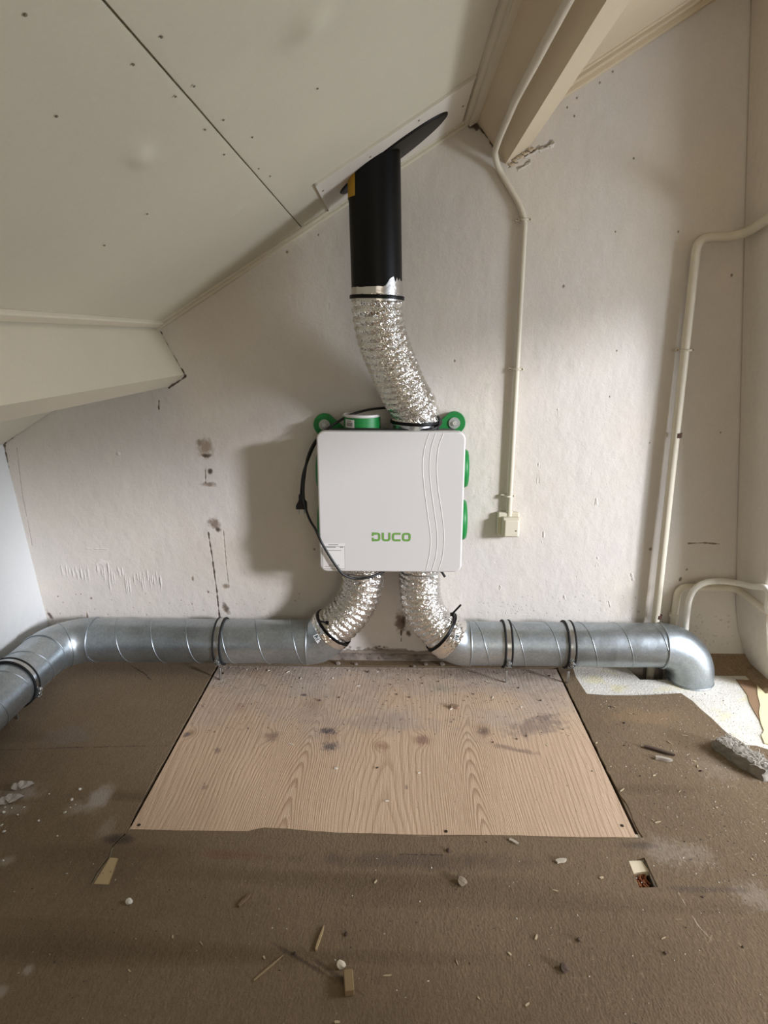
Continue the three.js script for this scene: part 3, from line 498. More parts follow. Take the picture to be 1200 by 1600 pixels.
// ---------------------------------------------------------------- ducts
const DR = 0.078, DZ = 0.102, DY = 0.128;
const steelGeo = (g) => metres(g, 2);
const seamTube = (from, dir, len, turn, pitch = 0.125, up = V(0, 1, 0)) => {
  const side = dir.clone().cross(up).normalize(), pts = [], n = Math.ceil(len / pitch * 40);
  for (let i = 0; i <= n; i++) { const s = len * i / n, a = turn + s / pitch * Math.PI * 2; pts.push(from.clone().addScaledVector(dir, s).addScaledVector(up, Math.cos(a) * DR).addScaledVector(side, Math.sin(a) * DR)); }
  return sweep(pts, 0.0021, 6);
};
function duct(label, from, to, turn) {
  const t = thing('spiral_duct', label, 'duct', from), d = to.clone().sub(from), L = d.length(); d.normalize();
  const tube = mesh('tube', steelGeo(sweep(seg(V(0, 0, 0), to.clone().sub(from), 24), DR, 64, false)), mSteel, t);
  mesh('spiral_seam', seamTube(V(0, 0, 0), d, L, turn), mSteel, t);
  return t;
}
function arc(c, a, b, from, to, r, n = 24) { return Array.from({ length: n + 1 }, (_, i) => { const t = from + (to - from) * i / n; return c.clone().addScaledVector(a, Math.cos(t) * r).addScaledVector(b, Math.sin(t) * r); }); }
function bead(parent, at, dir, r = DR, w = 0.004, name = 'bead') { const g = along(new THREE.TorusGeometry(r, w, 8, 56).rotateX(Math.PI / 2), dir); const m = mesh(name, g, mSteel, parent); m.position.copy(at); return m; }
const LX0 = W(150, 1003, DZ).x, LX1 = W(482, 998, DZ).x, RX0 = W(733, 1007, DZ).x, RX1 = W(1032, 1007, DZ).x;
duct('left galvanised spiral duct lying horizontally along the wall foot', V(LX0, DY, DZ), V(LX1, DY, DZ), 1.9);
duct('right galvanised spiral duct lying horizontally between the hose elbow and the floor elbow', V(RX0, DY + 0.001, DZ), V(RX1, DY + 0.001, DZ), 5.1);
{ // left bend towards the viewer and the run along the knee wall
  const r = 0.125, c = V(LX0, DY, DZ + r), x2 = LX0 - r;
  const t = thing('duct_elbow', 'galvanised duct elbow in the left corner turning along the knee wall', 'duct', V(LX0, DY, DZ));
  const pts = arc(c, V(0, 0, -1), V(-1, 0, 0), 0, Math.PI / 2, r);
  mesh('elbow', shift(steelGeo(sweep(pts, DR + 0.0015, 64, false)), t.position), mSteel, t);
  bead(t, V(0, 0, 0), V(1, 0, 0), DR + 0.001, 0.003); bead(t, V(x2 - LX0, 0, r), V(0, 0, 1), DR + 0.001, 0.003);
  const m1 = pts[13].clone().sub(t.position), d1 = pts[14].clone().sub(pts[12]); bead(t, m1, d1, DR + 0.0015, 0.0022, 'seam');
  duct('galvanised spiral duct at far left, running towards the viewer along the knee wall', V(x2, DY, DZ + r), V(x2 - 0.005, DY, 1.5), 0.6);
}
{ // right bend down into the floor
  const r = 0.118, c = V(RX1, DY - r, DZ);
  const t = thing('duct_elbow', 'galvanised duct elbow at right bending down into the floor', 'duct', V(RX1 + r, UNDER, DZ));
  const pts = [...arc(c, V(0, 1, 0), V(1, 0, 0), 0, Math.PI / 2, r, 30), V(RX1 + r, UNDER, DZ)];
  mesh('elbow', shift(steelGeo(sweep(pts, DR + 0.0015, 64, false)), t.position), mSteel, t);
  bead(t, V(RX1, DY, DZ).sub(t.position), V(1, 0, 0), DR + 0.001, 0.0035); bead(t, V(0, 0.004, 0), V(0, 1, 0), DR + 0.001, 0.003);
}
// elbows that take the foil hoses
const lEnd = W(517, 984, DZ + 0.005), lDir = V(0.69, 0.72, 0).normalize(), rEnd = W(694, 990, DZ + 0.005), rDir = V(-0.78, 0.62, 0).normalize();
function sticker(parent, at, u, v, n, w, h) {   // small printed label laid on a curved side
  const cv = document.createElement('canvas'); cv.width = 64; cv.height = 128; const x = cv.getContext('2d');
  x.fillStyle = '#e4e6e4'; x.fillRect(0, 0, 64, 128); x.fillStyle = '#4a5558'; x.fillRect(8, 8, 48, 50); x.fillStyle = '#e4e6e4'; x.font = 'bold 40px sans-serif'; x.fillText('La', 12, 48); x.fillStyle = '#55606a'; x.fillRect(40, 66, 12, 46); x.fillStyle = '#98a0a6'; for (let i = 0; i < 5; i++) x.fillRect(10, 70 + i * 9, 22, 3);
  const tx = new THREE.CanvasTexture(cv); tx.colorSpace = THREE.SRGBColorSpace;
  const g = new THREE.PlaneGeometry(w, h, 6, 10), p = g.attributes.position, R = DR + 0.002;
  const pos = []; for (let i = 0; i < p.count; i++) { const q = at.clone().addScaledVector(u, p.getX(i)).addScaledVector(v, p.getY(i)); const dz = q.dot(v) - at.dot(v); q.addScaledVector(n, -dz * dz / (2 * R)); pos.push(q); }
  pos.forEach((q, i) => p.setXYZ(i, q.x, q.y, q.z)); g.computeVertexNormals();
  return mesh('sticker', g, new THREE.MeshStandardMaterial({ map: tx, roughness: 0.5 }), parent);
}
function hoseElbow(label, startX, sgn, end, dir) {
  const a = V(startX, DY, DZ), t = thing('duct_elbow', label, 'duct', a);
  const k = end.clone().sub(a), L = k.length() * 0.42;
  const cv = new THREE.CubicBezierCurve3(a, a.clone().add(V(sgn * L, 0, 0)), end.clone().addScaledVector(dir, -L), end.clone().addScaledVector(dir, 0.004));
  mesh('elbow', shift(steelGeo(sweep(cv.getSpacedPoints(26), DR + 0.0012, 64, false)), a), mSteel, t);
  bead(t, V(0, 0, 0), V(1, 0, 0), DR + 0.001, 0.003);
  return t;
}
{
  const l = hoseElbow('galvanised elbow joining left duct to left foil hose, with a white sticker', LX1, 1, lEnd, lDir);
  const r = hoseElbow('galvanised elbow joining right duct to right foil hose, with a white sticker', RX0, -1, rEnd, rDir);
  const z = DZ + DR + 0.0045;
  const pl = W(498, 1000, z - 0.004), ul = V(0.87, 0.49, 0), vl = V(-0.49, 0.87, 0); { const m = sticker(l, pl.clone().sub(l.position).add(V(0, 0, 0.003)), ul, vl, V(0, 0, 1), 0.019, 0.045); }
  const pr = W(712, 1000, z - 0.004), ur = V(0.95, -0.3, 0), vr = V(0.3, 0.95, 0); sticker(r, pr.clone().sub(r.position).add(V(0, 0, 0.003)), ur, vr, V(0, 0, 1), 0.017, 0.044);
}
// crumpled foil hoses
function hose(label, pts, radius, flare = 0) {
  const t = thing('foil_hose', label, 'hose', pts[0]);
  const c = new THREE.CatmullRomCurve3(pts.map((p) => p.clone().sub(pts[0])), false, 'centripetal'), L = c.getLength(), n = Math.ceil(L / 0.0011);
  const g = sweep(c.getSpacedPoints(n), (s, a, u) => {
    const coil = 0.5 + 0.5 * Math.sin(2 * Math.PI * s / 0.0205 + a), edge = smooth(0, 0.02, s) * smooth(0, 0.02, L - s);
    const cr = 0.7 * Math.abs(noise(Math.cos(a) * 15 + 20, s * 230 + Math.sin(a) * 15, 901) - 0.5) + Math.abs(noise(a * 40, s * 480, 907) - 0.5) * (a > 0.02 && a < 6.26 ? 1 : 0.5);
    return radius + flare * (1 - edge) + edge * (0.0055 * Math.pow(coil, 0.6) - 0.0055 + (cr - 0.4) * 0.0042) + (1 - edge) * (cr - 0.45) * 0.002;
  }, 216, false);
  mesh('hose', toCreasedNormals(g, 0.35), mFoil, t);
  return t;
}
const pipeBot = W(589, 458, 0.2), pipeTop = W(584, 246, 0.2);
const BR = 0.0745;
const uTop = pipeBot.clone().add(V(0, -0.004, 0)), uEnd = V(W(648, 664, 0.1).x, 0.915, 0.1);
hose('crumpled foil hose curving from the black roof pipe down to the white unit', [uTop, W(590, 490, 0.2), W(598, 530, 0.185), W(615, 575, 0.15), W(634, 617, 0.118), V(uEnd.x, uEnd.y + 0.045, 0.1), uEnd], 0.0765);
hose('crumpled foil hose from under the unit to the left duct', [V(W(568, 893, 0.1).x, 0.445, 0.1), W(566, 915, 0.1), W(556, 942, 0.102), W(537, 966, 0.105), lEnd.clone().addScaledVector(lDir, 0.006)], 0.0745, 0.003);
hose('crumpled foil hose from under the unit to the right duct', [V(W(656, 893, 0.1).x, 0.445, 0.1), W(656, 918, 0.1), W(660, 945, 0.102), W(673, 970, 0.105), rEnd.clone().addScaledVector(rDir, 0.006)], 0.0725, 0.003);
// cable ties
function tie(label, at, dir, r, tail) {
  const t = thing('cable_tie', label, 'cable tie', at);
  const g = along(ring(r, r + 0.0034, 0.0105, 56), dir); mesh('strap', g, mBlack, t);
  if (tail) { const [p, q, k] = tail; const a = p.clone().sub(at), b = q.clone().sub(at); mesh('tail', sweep(spline([a, a.clone().lerp(b, 0.5).add(k || V(0, 0, 0)), b], 12), 0.0034, 8), mBlack, t); mesh('lock', new RoundedBoxGeometry(0.012, 0.012, 0.009, 2, 0.002).translate(a.x, a.y, a.z), mBlack, t); }
  return t;
}
tie('black cable tie around the foil hose just under the black roof pipe', V(pipeBot.x, W(588, 463, 0.27).y, 0.2), V(0.03, 1, 0), 0.0775, null);
tie('black cable tie around the foil hose on top of the unit, tail sticking up', V(uEnd.x, 0.921, 0.1), V(0.03, 1, 0.0), 0.077, [W(682, 668, 0.13), W(683, 649, 0.12), V(0.008, 0.0, 0)]);
tie('black cable tie where the left foil hose meets its elbow', lEnd.clone().addScaledVector(lDir, 0.014), lDir, 0.077, [W(511, 973, DZ + 0.08), W(496, 970, DZ + 0.085)]);
tie('black cable tie with long upright tail where the right foil hose meets its elbow', rEnd.clone().addScaledVector(rDir, 0.014), rDir, 0.0755, [W(706, 960, DZ + 0.03), W(720, 945, DZ + 0.04)]);
// foil collars where the hoses end
{
  const t = thing('foil_tape', 'ragged strip of silver foil tape on the lower end of the black roof pipe', 'tape', pipeBot);
  const pts = seg(V(0, -0.025, 0), V(0, 0.012, 0), 14);
  const g = sweep(pts, BR + 0.0018, 72, false), p = g.attributes.position, R = 73;
  for (let i = 0; i < p.count; i++) { const row = Math.floor(i / R), a = Math.atan2(p.getX(i), p.getZ(i)), rag = smooth(0.25, 0.7, a) * (1 - smooth(1.4, 2, a)) * (0.012 + 0.02 * noise(a * 14, 3, 5)) + 0.003 * noise(a * 9, 1, 6); p.setY(i, p.getY(i) + rag * row / 14); const k = 1 + 0.012 * (noise(a * 20, row * 0.9, 8) - 0.3) * smooth(-0.2, 0.6, a); p.setX(i, p.getX(i) * k); p.setZ(i, p.getZ(i) * k); }
  g.computeVertexNormals(); mesh('strip', g, mFoilTape, t);
}
function collarTape(label, at, dir, r, w) {
  const t = thing('foil_tape', label, 'tape', at);
  const g = sweep(seg(dir.clone().multiplyScalar(-w), dir.clone().multiplyScalar(0.01), 30), (s, a) => r + (Math.abs(noise(a * 9, s * 160, 911) - 0.5) - 0.2) * 0.006 + 0.001, 120, false);
  mesh('strip', toCreasedNormals(g, 0.3), mFoil, t);
}
collarTape('crinkled foil tape band between the left foil hose and its elbow', lEnd, lDir, 0.0805, 0.012);
collarTape('wide crinkled foil tape band between the right foil hose and its elbow', rEnd, rDir, 0.0805, 0.036);
// black roof pipe
{
  const t = thing('roof_pipe', 'black plastic vent pipe rising through the slanted roof plate', 'pipe', pipeBot);
  const top = roofPt(0, 0, 0); const rel = (p) => p.clone().sub(pipeBot);
  const axisTop = V(pipeTop.x, pipeTop.y + 0.02, 0.2);
  mesh('pipe', sweep(seg(V(0, 0, 0), rel(axisTop), 20), BR, 64, true), mBlack, t);
  // slanting elliptical rubber collar on the plate
  const l = roofHit(531, 300), r = roofHit(698, 172), cs = (l.s + r.s) / 2, cz = (l.z + r.z) / 2, len = Math.hypot(r.s - l.s, r.z - l.z) / 2, rot = Math.atan2(r.z - l.z, r.s - l.s);
  const prof = [[1, 0], [1, 0.006], [0.985, 0.009], [0.94, 0.011], [0.0, 0.013]].map(([x, y]) => new THREE.Vector2(x, y));
  const g = new THREE.LatheGeometry(prof, 72); g.scale(len, -1, 0.085); g.rotateY(-rot); g.translate(cs, -RT, cz);
  g.index && (() => { const ix = g.index.array; for (let i = 0; i < ix.length; i += 3) { const q = ix[i]; ix[i] = ix[i + 1]; ix[i + 1] = q; } })(); g.computeVertexNormals();
  roofPlace(g); mesh('collar', shift(g, pipeBot), mBlack, t);
  // yellow sticker wrapped on the left side
  const y0 = W(549, 312, 0.2).y, y1 = W(549, 277, 0.2).y, sg = new THREE.CylinderGeometry(BR + 0.0008, BR + 0.0008, y1 - y0, 16, 1, true, -1.75, 1.0).translate((W(585, 295, 0.2).x) - pipeBot.x, (y0 + y1) / 2 - pipeBot.y, 0);
  mesh('sticker', sg, mYellow, t).userData.label = 'yellow sticker';
}
{
  const c = [roofHit(492, 290), roofHit(738, 114)], zN = roofHit(515, 334).z;
  const s0 = c[0].s, s1 = sPur - 0.045, zF = (c[0].z + c[1].z) / 2;
  const t = thing('roof_plate', 'white square roof plate around the black pipe, screwed to the slope', 'plate', roofPt((s0 + s1) / 2, RT, (zN + zF) / 2)); t.rotation.z = SL;
  const w = s1 - s0, d = zF - 0.036;
  const g = new RoundedBoxGeometry(w, 0.005, d, 3, 0.0024).translate(0, -0.0025, (0.036 + zF) / 2 - (zN + zF) / 2); mesh('plate', g, std('#d9d2c6', 0.5), t);
  const rim = mergeGeometries([box(-w / 2, -0.008, 0, w / 2, 0, 0.006).translate(0, 0, zF - 0.006 - (zN + zF) / 2), box(-w / 2, -0.008, 0.036 - (zN + zF) / 2, -w / 2 + 0.006, 0, zF - (zN + zF) / 2)]);
  mesh('rim', rim, std('#ddd6ca', 0.5), t);
  const sg = new THREE.SphereGeometry(0.0035, 10, 6).scale(1, 0.5, 1);
  for (const [x, y] of [[503, 295], [577, 242], [653, 185], [722, 163], [646, 241], [716, 193]]) { const h = roofHit(x, y), m = mesh('screw', sg, std('#8a8376', 0.5, 0.4), t); m.position.set(h.s - (s0 + s1) / 2, -0.0055, h.z - (zN + zF) / 2); }
}
// pipe clamps
function clamp(label, at, dir, angle, rodTo) {
  const t = thing('pipe_clamp', label, 'clamp', at);
  mesh('band', along(ring(DR + 0.002, DR + 0.0055, 0.017, 64), dir), mZinc, t);
  for (const s of [-1, 1]) { const m = mesh('rubber_edge', along(ring(DR, DR + 0.0075, 0.006, 64), dir), mRubber, t); m.position.copy(dir).multiplyScalar(s * 0.0115); }
  const up = V(0, 1, 0), side = V(0, 0, 1).addScaledVector(dir, -dir.z).normalize().lengthSq() > 0.5 && Math.abs(dir.z) < 0.5 ? V(0, 0, 1) : V(1, 0, 0);
  const out = up.clone().multiplyScalar(Math.sin(angle)).addScaledVector(side, Math.cos(angle)), tan = up.clone().multiplyScalar(Math.cos(angle)).addScaledVector(side, -Math.sin(angle));
  const c = out.clone().multiplyScalar(DR + 0.011);
  const b = mesh('bolt', mergeGeometries([along(new THREE.CylinderGeometry(0.0032, 0.0032, 0.034, 12), tan).translate(c.x, c.y, c.z)]), mZinc, t);
  for (const k of [0.012, -0.004]) { const q = c.clone().addScaledVector(tan, k); mesh('nut', along(new THREE.CylinderGeometry(0.0075, 0.0075, 0.006, 6), tan).translate(q.x, q.y, q.z), mZinc, b); }
  for (const k of [0.006, -0.011]) { const q = out.clone().multiplyScalar(DR + 0.009).addScaledVector(tan, k); const g = new RoundedBoxGeometry(0.018, 0.003, 0.018, 1, 0.001); mesh('lug', along(g, tan).translate(q.x, q.y, q.z), mZinc, t); }
  if (rodTo !== undefined) mesh('threaded_rod', sweep([V(0, -DR - 0.004, rodTo), V(0, -at.y - 0.002, rodTo)], 0.0042, 10), mZinc, t);
  return t;
}
const dx = V(1, 0, 0);
clamp('pipe clamp with black rubber edges around the left duct above the carpet edge', V(W(347, 1000, DZ).x, DY, DZ), dx, -0.5, 0.05);
clamp('pipe clamp just right of the right hose elbow, on a thin rod standing on plywood', V(W(790, 1006, DZ).x, DY + 0.001, DZ), dx, -0.42, 0.045);
clamp('second pipe clamp on the right duct, over the corner of the plywood panel', V(W(886, 1006, DZ).x, DY + 0.001, DZ), dx, -0.42, 0.045);
clamp('pipe clamp on the far left duct close to the knee wall', V(LX0 - 0.127, DY, F(35, 1068, DY).z), V(0, 0, 1), -0.35, 0);

// ---------------------------------------------------------------- ventilation unit
{
  const ZF0 = 0.2, bl = W(502, 893, ZF0), tr = W(727, 675, ZF0), x0 = (W(492, 676, ZF0).x + bl.x) / 2, x1 = (tr.x + W(722, 893, ZF0).x) / 2, y0 = bl.y, y1 = tr.y, cx = (x0 + x1) / 2, cy = (y0 + y1) / 2, w = x1 - x0, h = y1 - y0;
  const t = thing('ventilation_unit', 'square white wall-hung ventilation unit with green caps and a green word on its cover', 'ventilation unit', V(cx, y0, 0));
  const rel = (p) => p.clone().sub(t.position);
  const rr4 = (w, h, r) => { const s = new THREE.Shape(); s.moveTo(-w / 2 + r, -h / 2); s.lineTo(w / 2 - r, -h / 2); s.absarc(w / 2 - r, -h / 2 + r, r, -Math.PI / 2, 0); s.lineTo(w / 2, h / 2 - r); s.absarc(w / 2 - r, h / 2 - r, r, 0, Math.PI / 2); s.lineTo(-w / 2 + r, h / 2); s.absarc(-w / 2 + r, h / 2 - r, r, Math.PI / 2, Math.PI); s.lineTo(-w / 2, -h / 2 + r); s.absarc(-w / 2 + r, -h / 2 + r, r, Math.PI, Math.PI * 1.5); return s; };
  const cover = mesh('cover', new THREE.ExtrudeGeometry(rr4(w - 0.012, h - 0.012, 0.018), { depth: 0.026, bevelEnabled: true, bevelSize: 0.006, bevelThickness: 0.006, bevelSegments: 5, curveSegments: 10 }).translate(0, h / 2, ZF0 - 0.032), mWhite, t);
  mesh('housing', new RoundedBoxGeometry(w - 0.03, h - 0.025, 0.15, 3, 0.012).translate(0, h / 2, 0.096), mBody, t);
  // three curved ridges down the right side of the cover
  const waves = [[[815, 272], [797, 320], [785, 370], [778, 450], [785, 560], [800, 680], [815, 790], [822, 860], [815, 940], [795, 1028]], [[850, 272], [835, 315], [825, 350], [815, 450], [822, 560], [840, 690], [855, 800], [858, 880], [848, 960], [828, 1028]], [[893, 272], [875, 315], [865, 350], [855, 450], [862, 570], [880, 690], [893, 790], [895, 870], [885, 960], [864, 1028]]];
  for (const wv of waves) mesh('wave_ridge', sweep(spline(wv.map(([x, y]) => rel(W(440 + x / 3.529, 600 + y / 3.529, ZF0 - 0.0012))), 60), 0.0021, 8), mRidge, cover);
  // the green word
  const gl = (fn) => { const p0 = W(581, 845.5, ZF0), p1 = W(642, 832.5, ZF0); return { p0: rel(p0), W: p1.x - p0.x, H: p1.y - p0.y }; };
  const { p0, W: LW, H: LH } = gl(); const lw = LW * 0.222, gap = LW * 0.037, st = LH * 0.235;
  const band = (pts, k) => { // stroked polyline as a flat raised strip
    const s = new THREE.Shape(), Lp = [], Rp = [];
    for (let i = 0; i < pts.length; i++) { const a = pts[Math.max(0, i - 1)], b = pts[Math.min(pts.length - 1, i + 1)], dx2 = b[0] - a[0], dy2 = b[1] - a[1], l = Math.hypot(dx2, dy2) || 1; let m = 1; if (i && i < pts.length - 1) { const u = [pts[i][0] - a[0], pts[i][1] - a[1]], v = [b[0] - pts[i][0], b[1] - pts[i][1]], c = (u[0] * v[0] + u[1] * v[1]) / (Math.hypot(...u) * Math.hypot(...v)); m = 1 / Math.sqrt(Math.max(0.3, (1 + c) / 2)); } const nx = -dy2 / l * st / 2 * m, ny = dx2 / l * st / 2 * m; Lp.push([pts[i][0] + nx, pts[i][1] + ny]); Rp.push([pts[i][0] - nx, pts[i][1] - ny]); }
    const all = [...Lp, ...Rp.reverse()]; s.moveTo(...all[0]); for (const q of all.slice(1)) s.lineTo(...q);
    return new THREE.ExtrudeGeometry(s, { depth: 0.0008, bevelEnabled: false }).translate(p0.x + k * (lw + gap), p0.y, ZF0 - 0.0001);
  };
  const e = st / 2, X = lw - e, Y = LH - e, q = LH * 0.22, corner = (cx2, cy2, a0, a1) => Array.from({ length: 6 }, (_, i) => { const a = a0 + (a1 - a0) * i / 5; return [cx2 + Math.cos(a) * q, cy2 + Math.sin(a) * q]; });
  const H2 = Math.PI / 2;
  const letters = [
    [[[e, LH * 0.40], [e, e], ...corner(X - q, e + q, -H2, 0), ...corner(X - q, Y - q, 0, H2), [e, Y], [e, LH * 0.60]]],
    [[[e, LH], ...corner(e + q, e + q, Math.PI, Math.PI + H2), ...corner(X - q, e + q, -H2, 0), [X, LH]]],
    [[[lw, Y], ...corner(e + q, Y - q, H2, Math.PI), ...corner(e + q, e + q, Math.PI, Math.PI + H2), [lw, e]]],
    [[[lw / 2, Y], ...corner(e + q, Y - q, H2, Math.PI), ...corner(e + q, e + q, Math.PI, Math.PI + H2), ...corner(X - q, e + q, -H2, 0), ...corner(X - q, Y - q, 0, H2), [lw / 2, Y]]]];
  const lettering = mergeGeometries(letters.flatMap((l, k) => l.map((s) => band(s, k))));
  mesh('lettering', lettering, mLogo, cover).userData.label = 'green capital letters DUCO';
  // type label, lower left
  const cv = document.createElement('canvas'); cv.width = 256; cv.height = 300; const c2 = cv.getContext('2d');
  c2.fillStyle = '#e6e3df'; c2.fillRect(0, 0, 256, 300); c2.strokeStyle = '#8f8f8c'; c2.lineWidth = 4; c2.strokeRect(2, 34, 250, 262); c2.fillStyle = '#77776f';
  c2.fillRect(70, 12, 110, 8); c2.fillRect(20, 40, 130, 9); c2.fillRect(196, 40, 40, 9); for (let i = 0; i < 12; i++) c2.fillRect(24 + i * 16, 78, 11, 9); c2.fillRect(70, 250, 120, 7); c2.fillRect(24, 268, 60, 5); c2.fillRect(100, 268, 80, 5);
  const tx = new THREE.CanvasTexture(cv); tx.colorSpace = THREE.SRGBColorSpace; const a = rel(W(504.5, 889, ZF0)), b = rel(W(539, 849, ZF0));
  const lab = new THREE.PlaneGeometry(b.x - a.x, b.y - a.y).translate((a.x + b.x) / 2, (a.y + b.y) / 2, ZF0 + 0.0004); mesh('type_label', lab, new THREE.MeshStandardMaterial({ map: tx, roughness: 0.5 }), cover);
  // green side caps, two on each side
  const capGeo = (r, len) => new THREE.LatheGeometry([[0, -0.01], [r, -0.01], [r, len * 0.35], [r * 0.97, len * 0.75], [r * 0.9, len], [0, len + 0.001]].map(([x, y]) => new THREE.Vector2(x, y)), 40);
  for (const [px, ya, yb, s] of [[731, 701, 762, 1], [728, 780, 843, 1], [488, 705, 763, -1], [492, 785, 842, -1]]) {
    const zc = 0.1, a1 = W(px, ya, zc), b1 = W(px, yb, zc), r = (a1.y - b1.y) / 2, g = capGeo(r, s > 0 ? 0.034 : 0.026);
    g.rotateZ(-s * H2); const p = rel(V(s > 0 ? x1 - 0.015 : x0 + 0.015, (a1.y + b1.y) / 2, zc)); g.translate(p.x, p.y, p.z); mesh('port_cap', g, mGreen, t);
  }
  // top cap with white lid and small label
  const pc = W(566, 668, 0.1), rc = 0.061, top = rel(V(pc.x, y1, 0.1)), hc = 0.034;
  const cap = mesh('port_cap', new THREE.CylinderGeometry(rc * 0.97, rc, hc + 0.03, 48).translate(top.x, top.y + hc / 2 - 0.012, top.z), mGreen, t);
  mesh('lid', new THREE.LatheGeometry([[0, 0.002], [rc * 0.9, 0.002], [rc * 0.93, 0.006], [rc * 1.02, 0.006], [rc * 1.03, 0], [rc * 0.97, -0.003]].map(([x, y]) => new THREE.Vector2(x, y)), 48).translate(top.x, top.y + hc + 0.005, top.z), mWhite, cap);
  const lc = document.createElement('canvas'); lc.width = 96; lc.height = 64; const l2 = lc.getContext('2d'); l2.fillStyle = '#d9d8d6'; l2.fillRect(0, 0, 96, 64); l2.fillStyle = '#3a3a3c'; for (let i = 0; i < 14; i++) l2.fillRect(16 + i * 4.6, 22, i % 3 ? 2 : 3.4, 30); l2.fillRect(16, 10, 50, 5);
  const lt = new THREE.CanvasTexture(lc); lt.colorSpace = THREE.SRGBColorSpace;
  mesh('barcode_label', new THREE.CylinderGeometry(rc + 0.0012, rc + 0.0012, 0.026, 12, 1, true, -0.98, 0.62).translate(top.x, top.y + hc / 2 + 0.001, top.z), new THREE.MeshStandardMaterial({ map: lt, roughness: 0.5, side: THREE.DoubleSide }), cap);
  // hose spigots
  for (const [px, r, up] of [[648, 0.072, 1], [568, 0.070, -1], [656, 0.068, -1]]) { const p = rel(V(W(px, up > 0 ? 664 : 893, 0.1).x, up > 0 ? y1 : y0, 0.1)); mesh('spigot', new THREE.CylinderGeometry(r, r, 0.05, 40, 1, true).translate(p.x, p.y + up * 0.006, p.z), mZinc, t); }
  // green fixing lugs with washer and screw
  for (const [px, py, s] of [[507, 664, -1], [710, 661, 1]]) {
    const c = rel(W(px, py, 0.03)), R = 0.036, sh = new THREE.Shape(), dn = rel(V(s < 0 ? x0 : x1, y1, 0.03));
    sh.absarc(0, 0, R, s > 0 ? -0.9 : 0.35 * Math.PI, s > 0 ? 0.65 * Math.PI : Math.PI + 0.9, false);
    if (s > 0) { sh.lineTo(-0.075, -0.02); sh.lineTo(-0.075, -0.06); sh.lineTo(0.02, -0.06); } else { sh.lineTo(-0.02, -0.06); sh.lineTo(0.075, -0.06); sh.lineTo(0.075, -0.02); }
    const m = mesh('fixing_lug', new THREE.ExtrudeGeometry(sh, { depth: 0.012, bevelEnabled: true, bevelSize: 0.002, bevelThickness: 0.002, bevelSegments: 2 }).translate(c.x, c.y, 0.014), mGreen, t);
    mesh('washer', new THREE.CylinderGeometry(0.019, 0.019, 0.004, 28).rotateX(H2).translate(c.x, c.y, 0.03), std('#aeb3ae', 0.4, 0.6), m);
    mesh('screw_head', new THREE.CylinderGeometry(0.008, 0.009, 0.007, 6).rotateX(H2).translate(c.x, c.y, 0.034), std('#d8dcdc', 0.3, 0.9), m);
  }
  mesh('hanging_rail', box(-w / 2 + 0.05, h - 0.06, 0.001, w / 2 - 0.05, h - 0.02, 0.022), mGreen, t);
}
// cords
{
  const P = (l) => l.map(([x, y, z]) => W(x, y, z));
  const a = P([[640, 640, 0.012], [610, 637, 0.05], [575, 640.5, 0.075], [546, 649, 0.1], [522, 663, 0.115], [503, 677, 0.12], [491, 692, 0.125], [481, 714, 0.125], [476, 742, 0.125], [474, 770, 0.13], [477, 792, 0.14], [484, 812, 0.155], [494, 829, 0.19], [501, 845, 0.212], [512, 864, 0.2085], [525, 884, 0.2095], [537, 898, 0.205], [555, 904, 0.188], [577, 902, 0.18], [600, 893, 0.15]]);
  const t1 = thing('cable', 'thin black cable looping over the left side of the unit and under its lower edge', 'cable', a[0]);
  mesh('sheath', shift(sweep(spline(a, 160), 0.0042, 10), a[0]), mCord, t1);
  const b = P([[676, 645, 0.02], [687, 655, 0.06], [688, 663, 0.12], [678, 670, 0.16], [640, 672.5, 0.165], [600, 671.5, 0.165], [560, 671, 0.165], [530, 672.5, 0.16], [505, 678, 0.135], [492, 694, 0.118], [482, 716, 0.114], [474, 740, 0.114], [471, 764, 0.115], [470.5, 776, 0.116]]);
  const t2 = thing('power_cord', 'black power cord along the top of the unit ending in a plug hanging at left', 'cord', b[0]);
  mesh('sheath', shift(sweep(spline(b, 140), 0.0045, 10), b[0]), mCord, t2);
  const pc = W(471.5, 786, 0.116).sub(b[0]);
  const plug = mesh('plug', prism([[-0.008, 0.03], [0.007, 0.03], [0.009, 0.012], [0.017, 0.002], [0.017, -0.02], [-0.019, -0.02], [-0.019, -0.008], [-0.009, 0.012]], -0.012, 0.012, 0.003).translate(pc.x, pc.y, pc.z), mCord, t2);
  for (const s of [-1, 1]) mesh('pin', new THREE.CylinderGeometry(0.0022, 0.0022, 0.018, 10).translate(pc.x + s * 0.0085 - 0.002, pc.y - 0.028, pc.z), mZinc, plug);
  const c = P([[684, 889, 0.16], [690, 893.5, 0.178], [695, 901, 0.176]]);
  tag(mesh('cable_end', sweep(spline(c, 10), 0.0042, 8), mCord), 'short black cable end poking out under the unit beside the right foil hose', 'cable');
}

const mClipScrew = std('#8a7d68', 0.7);
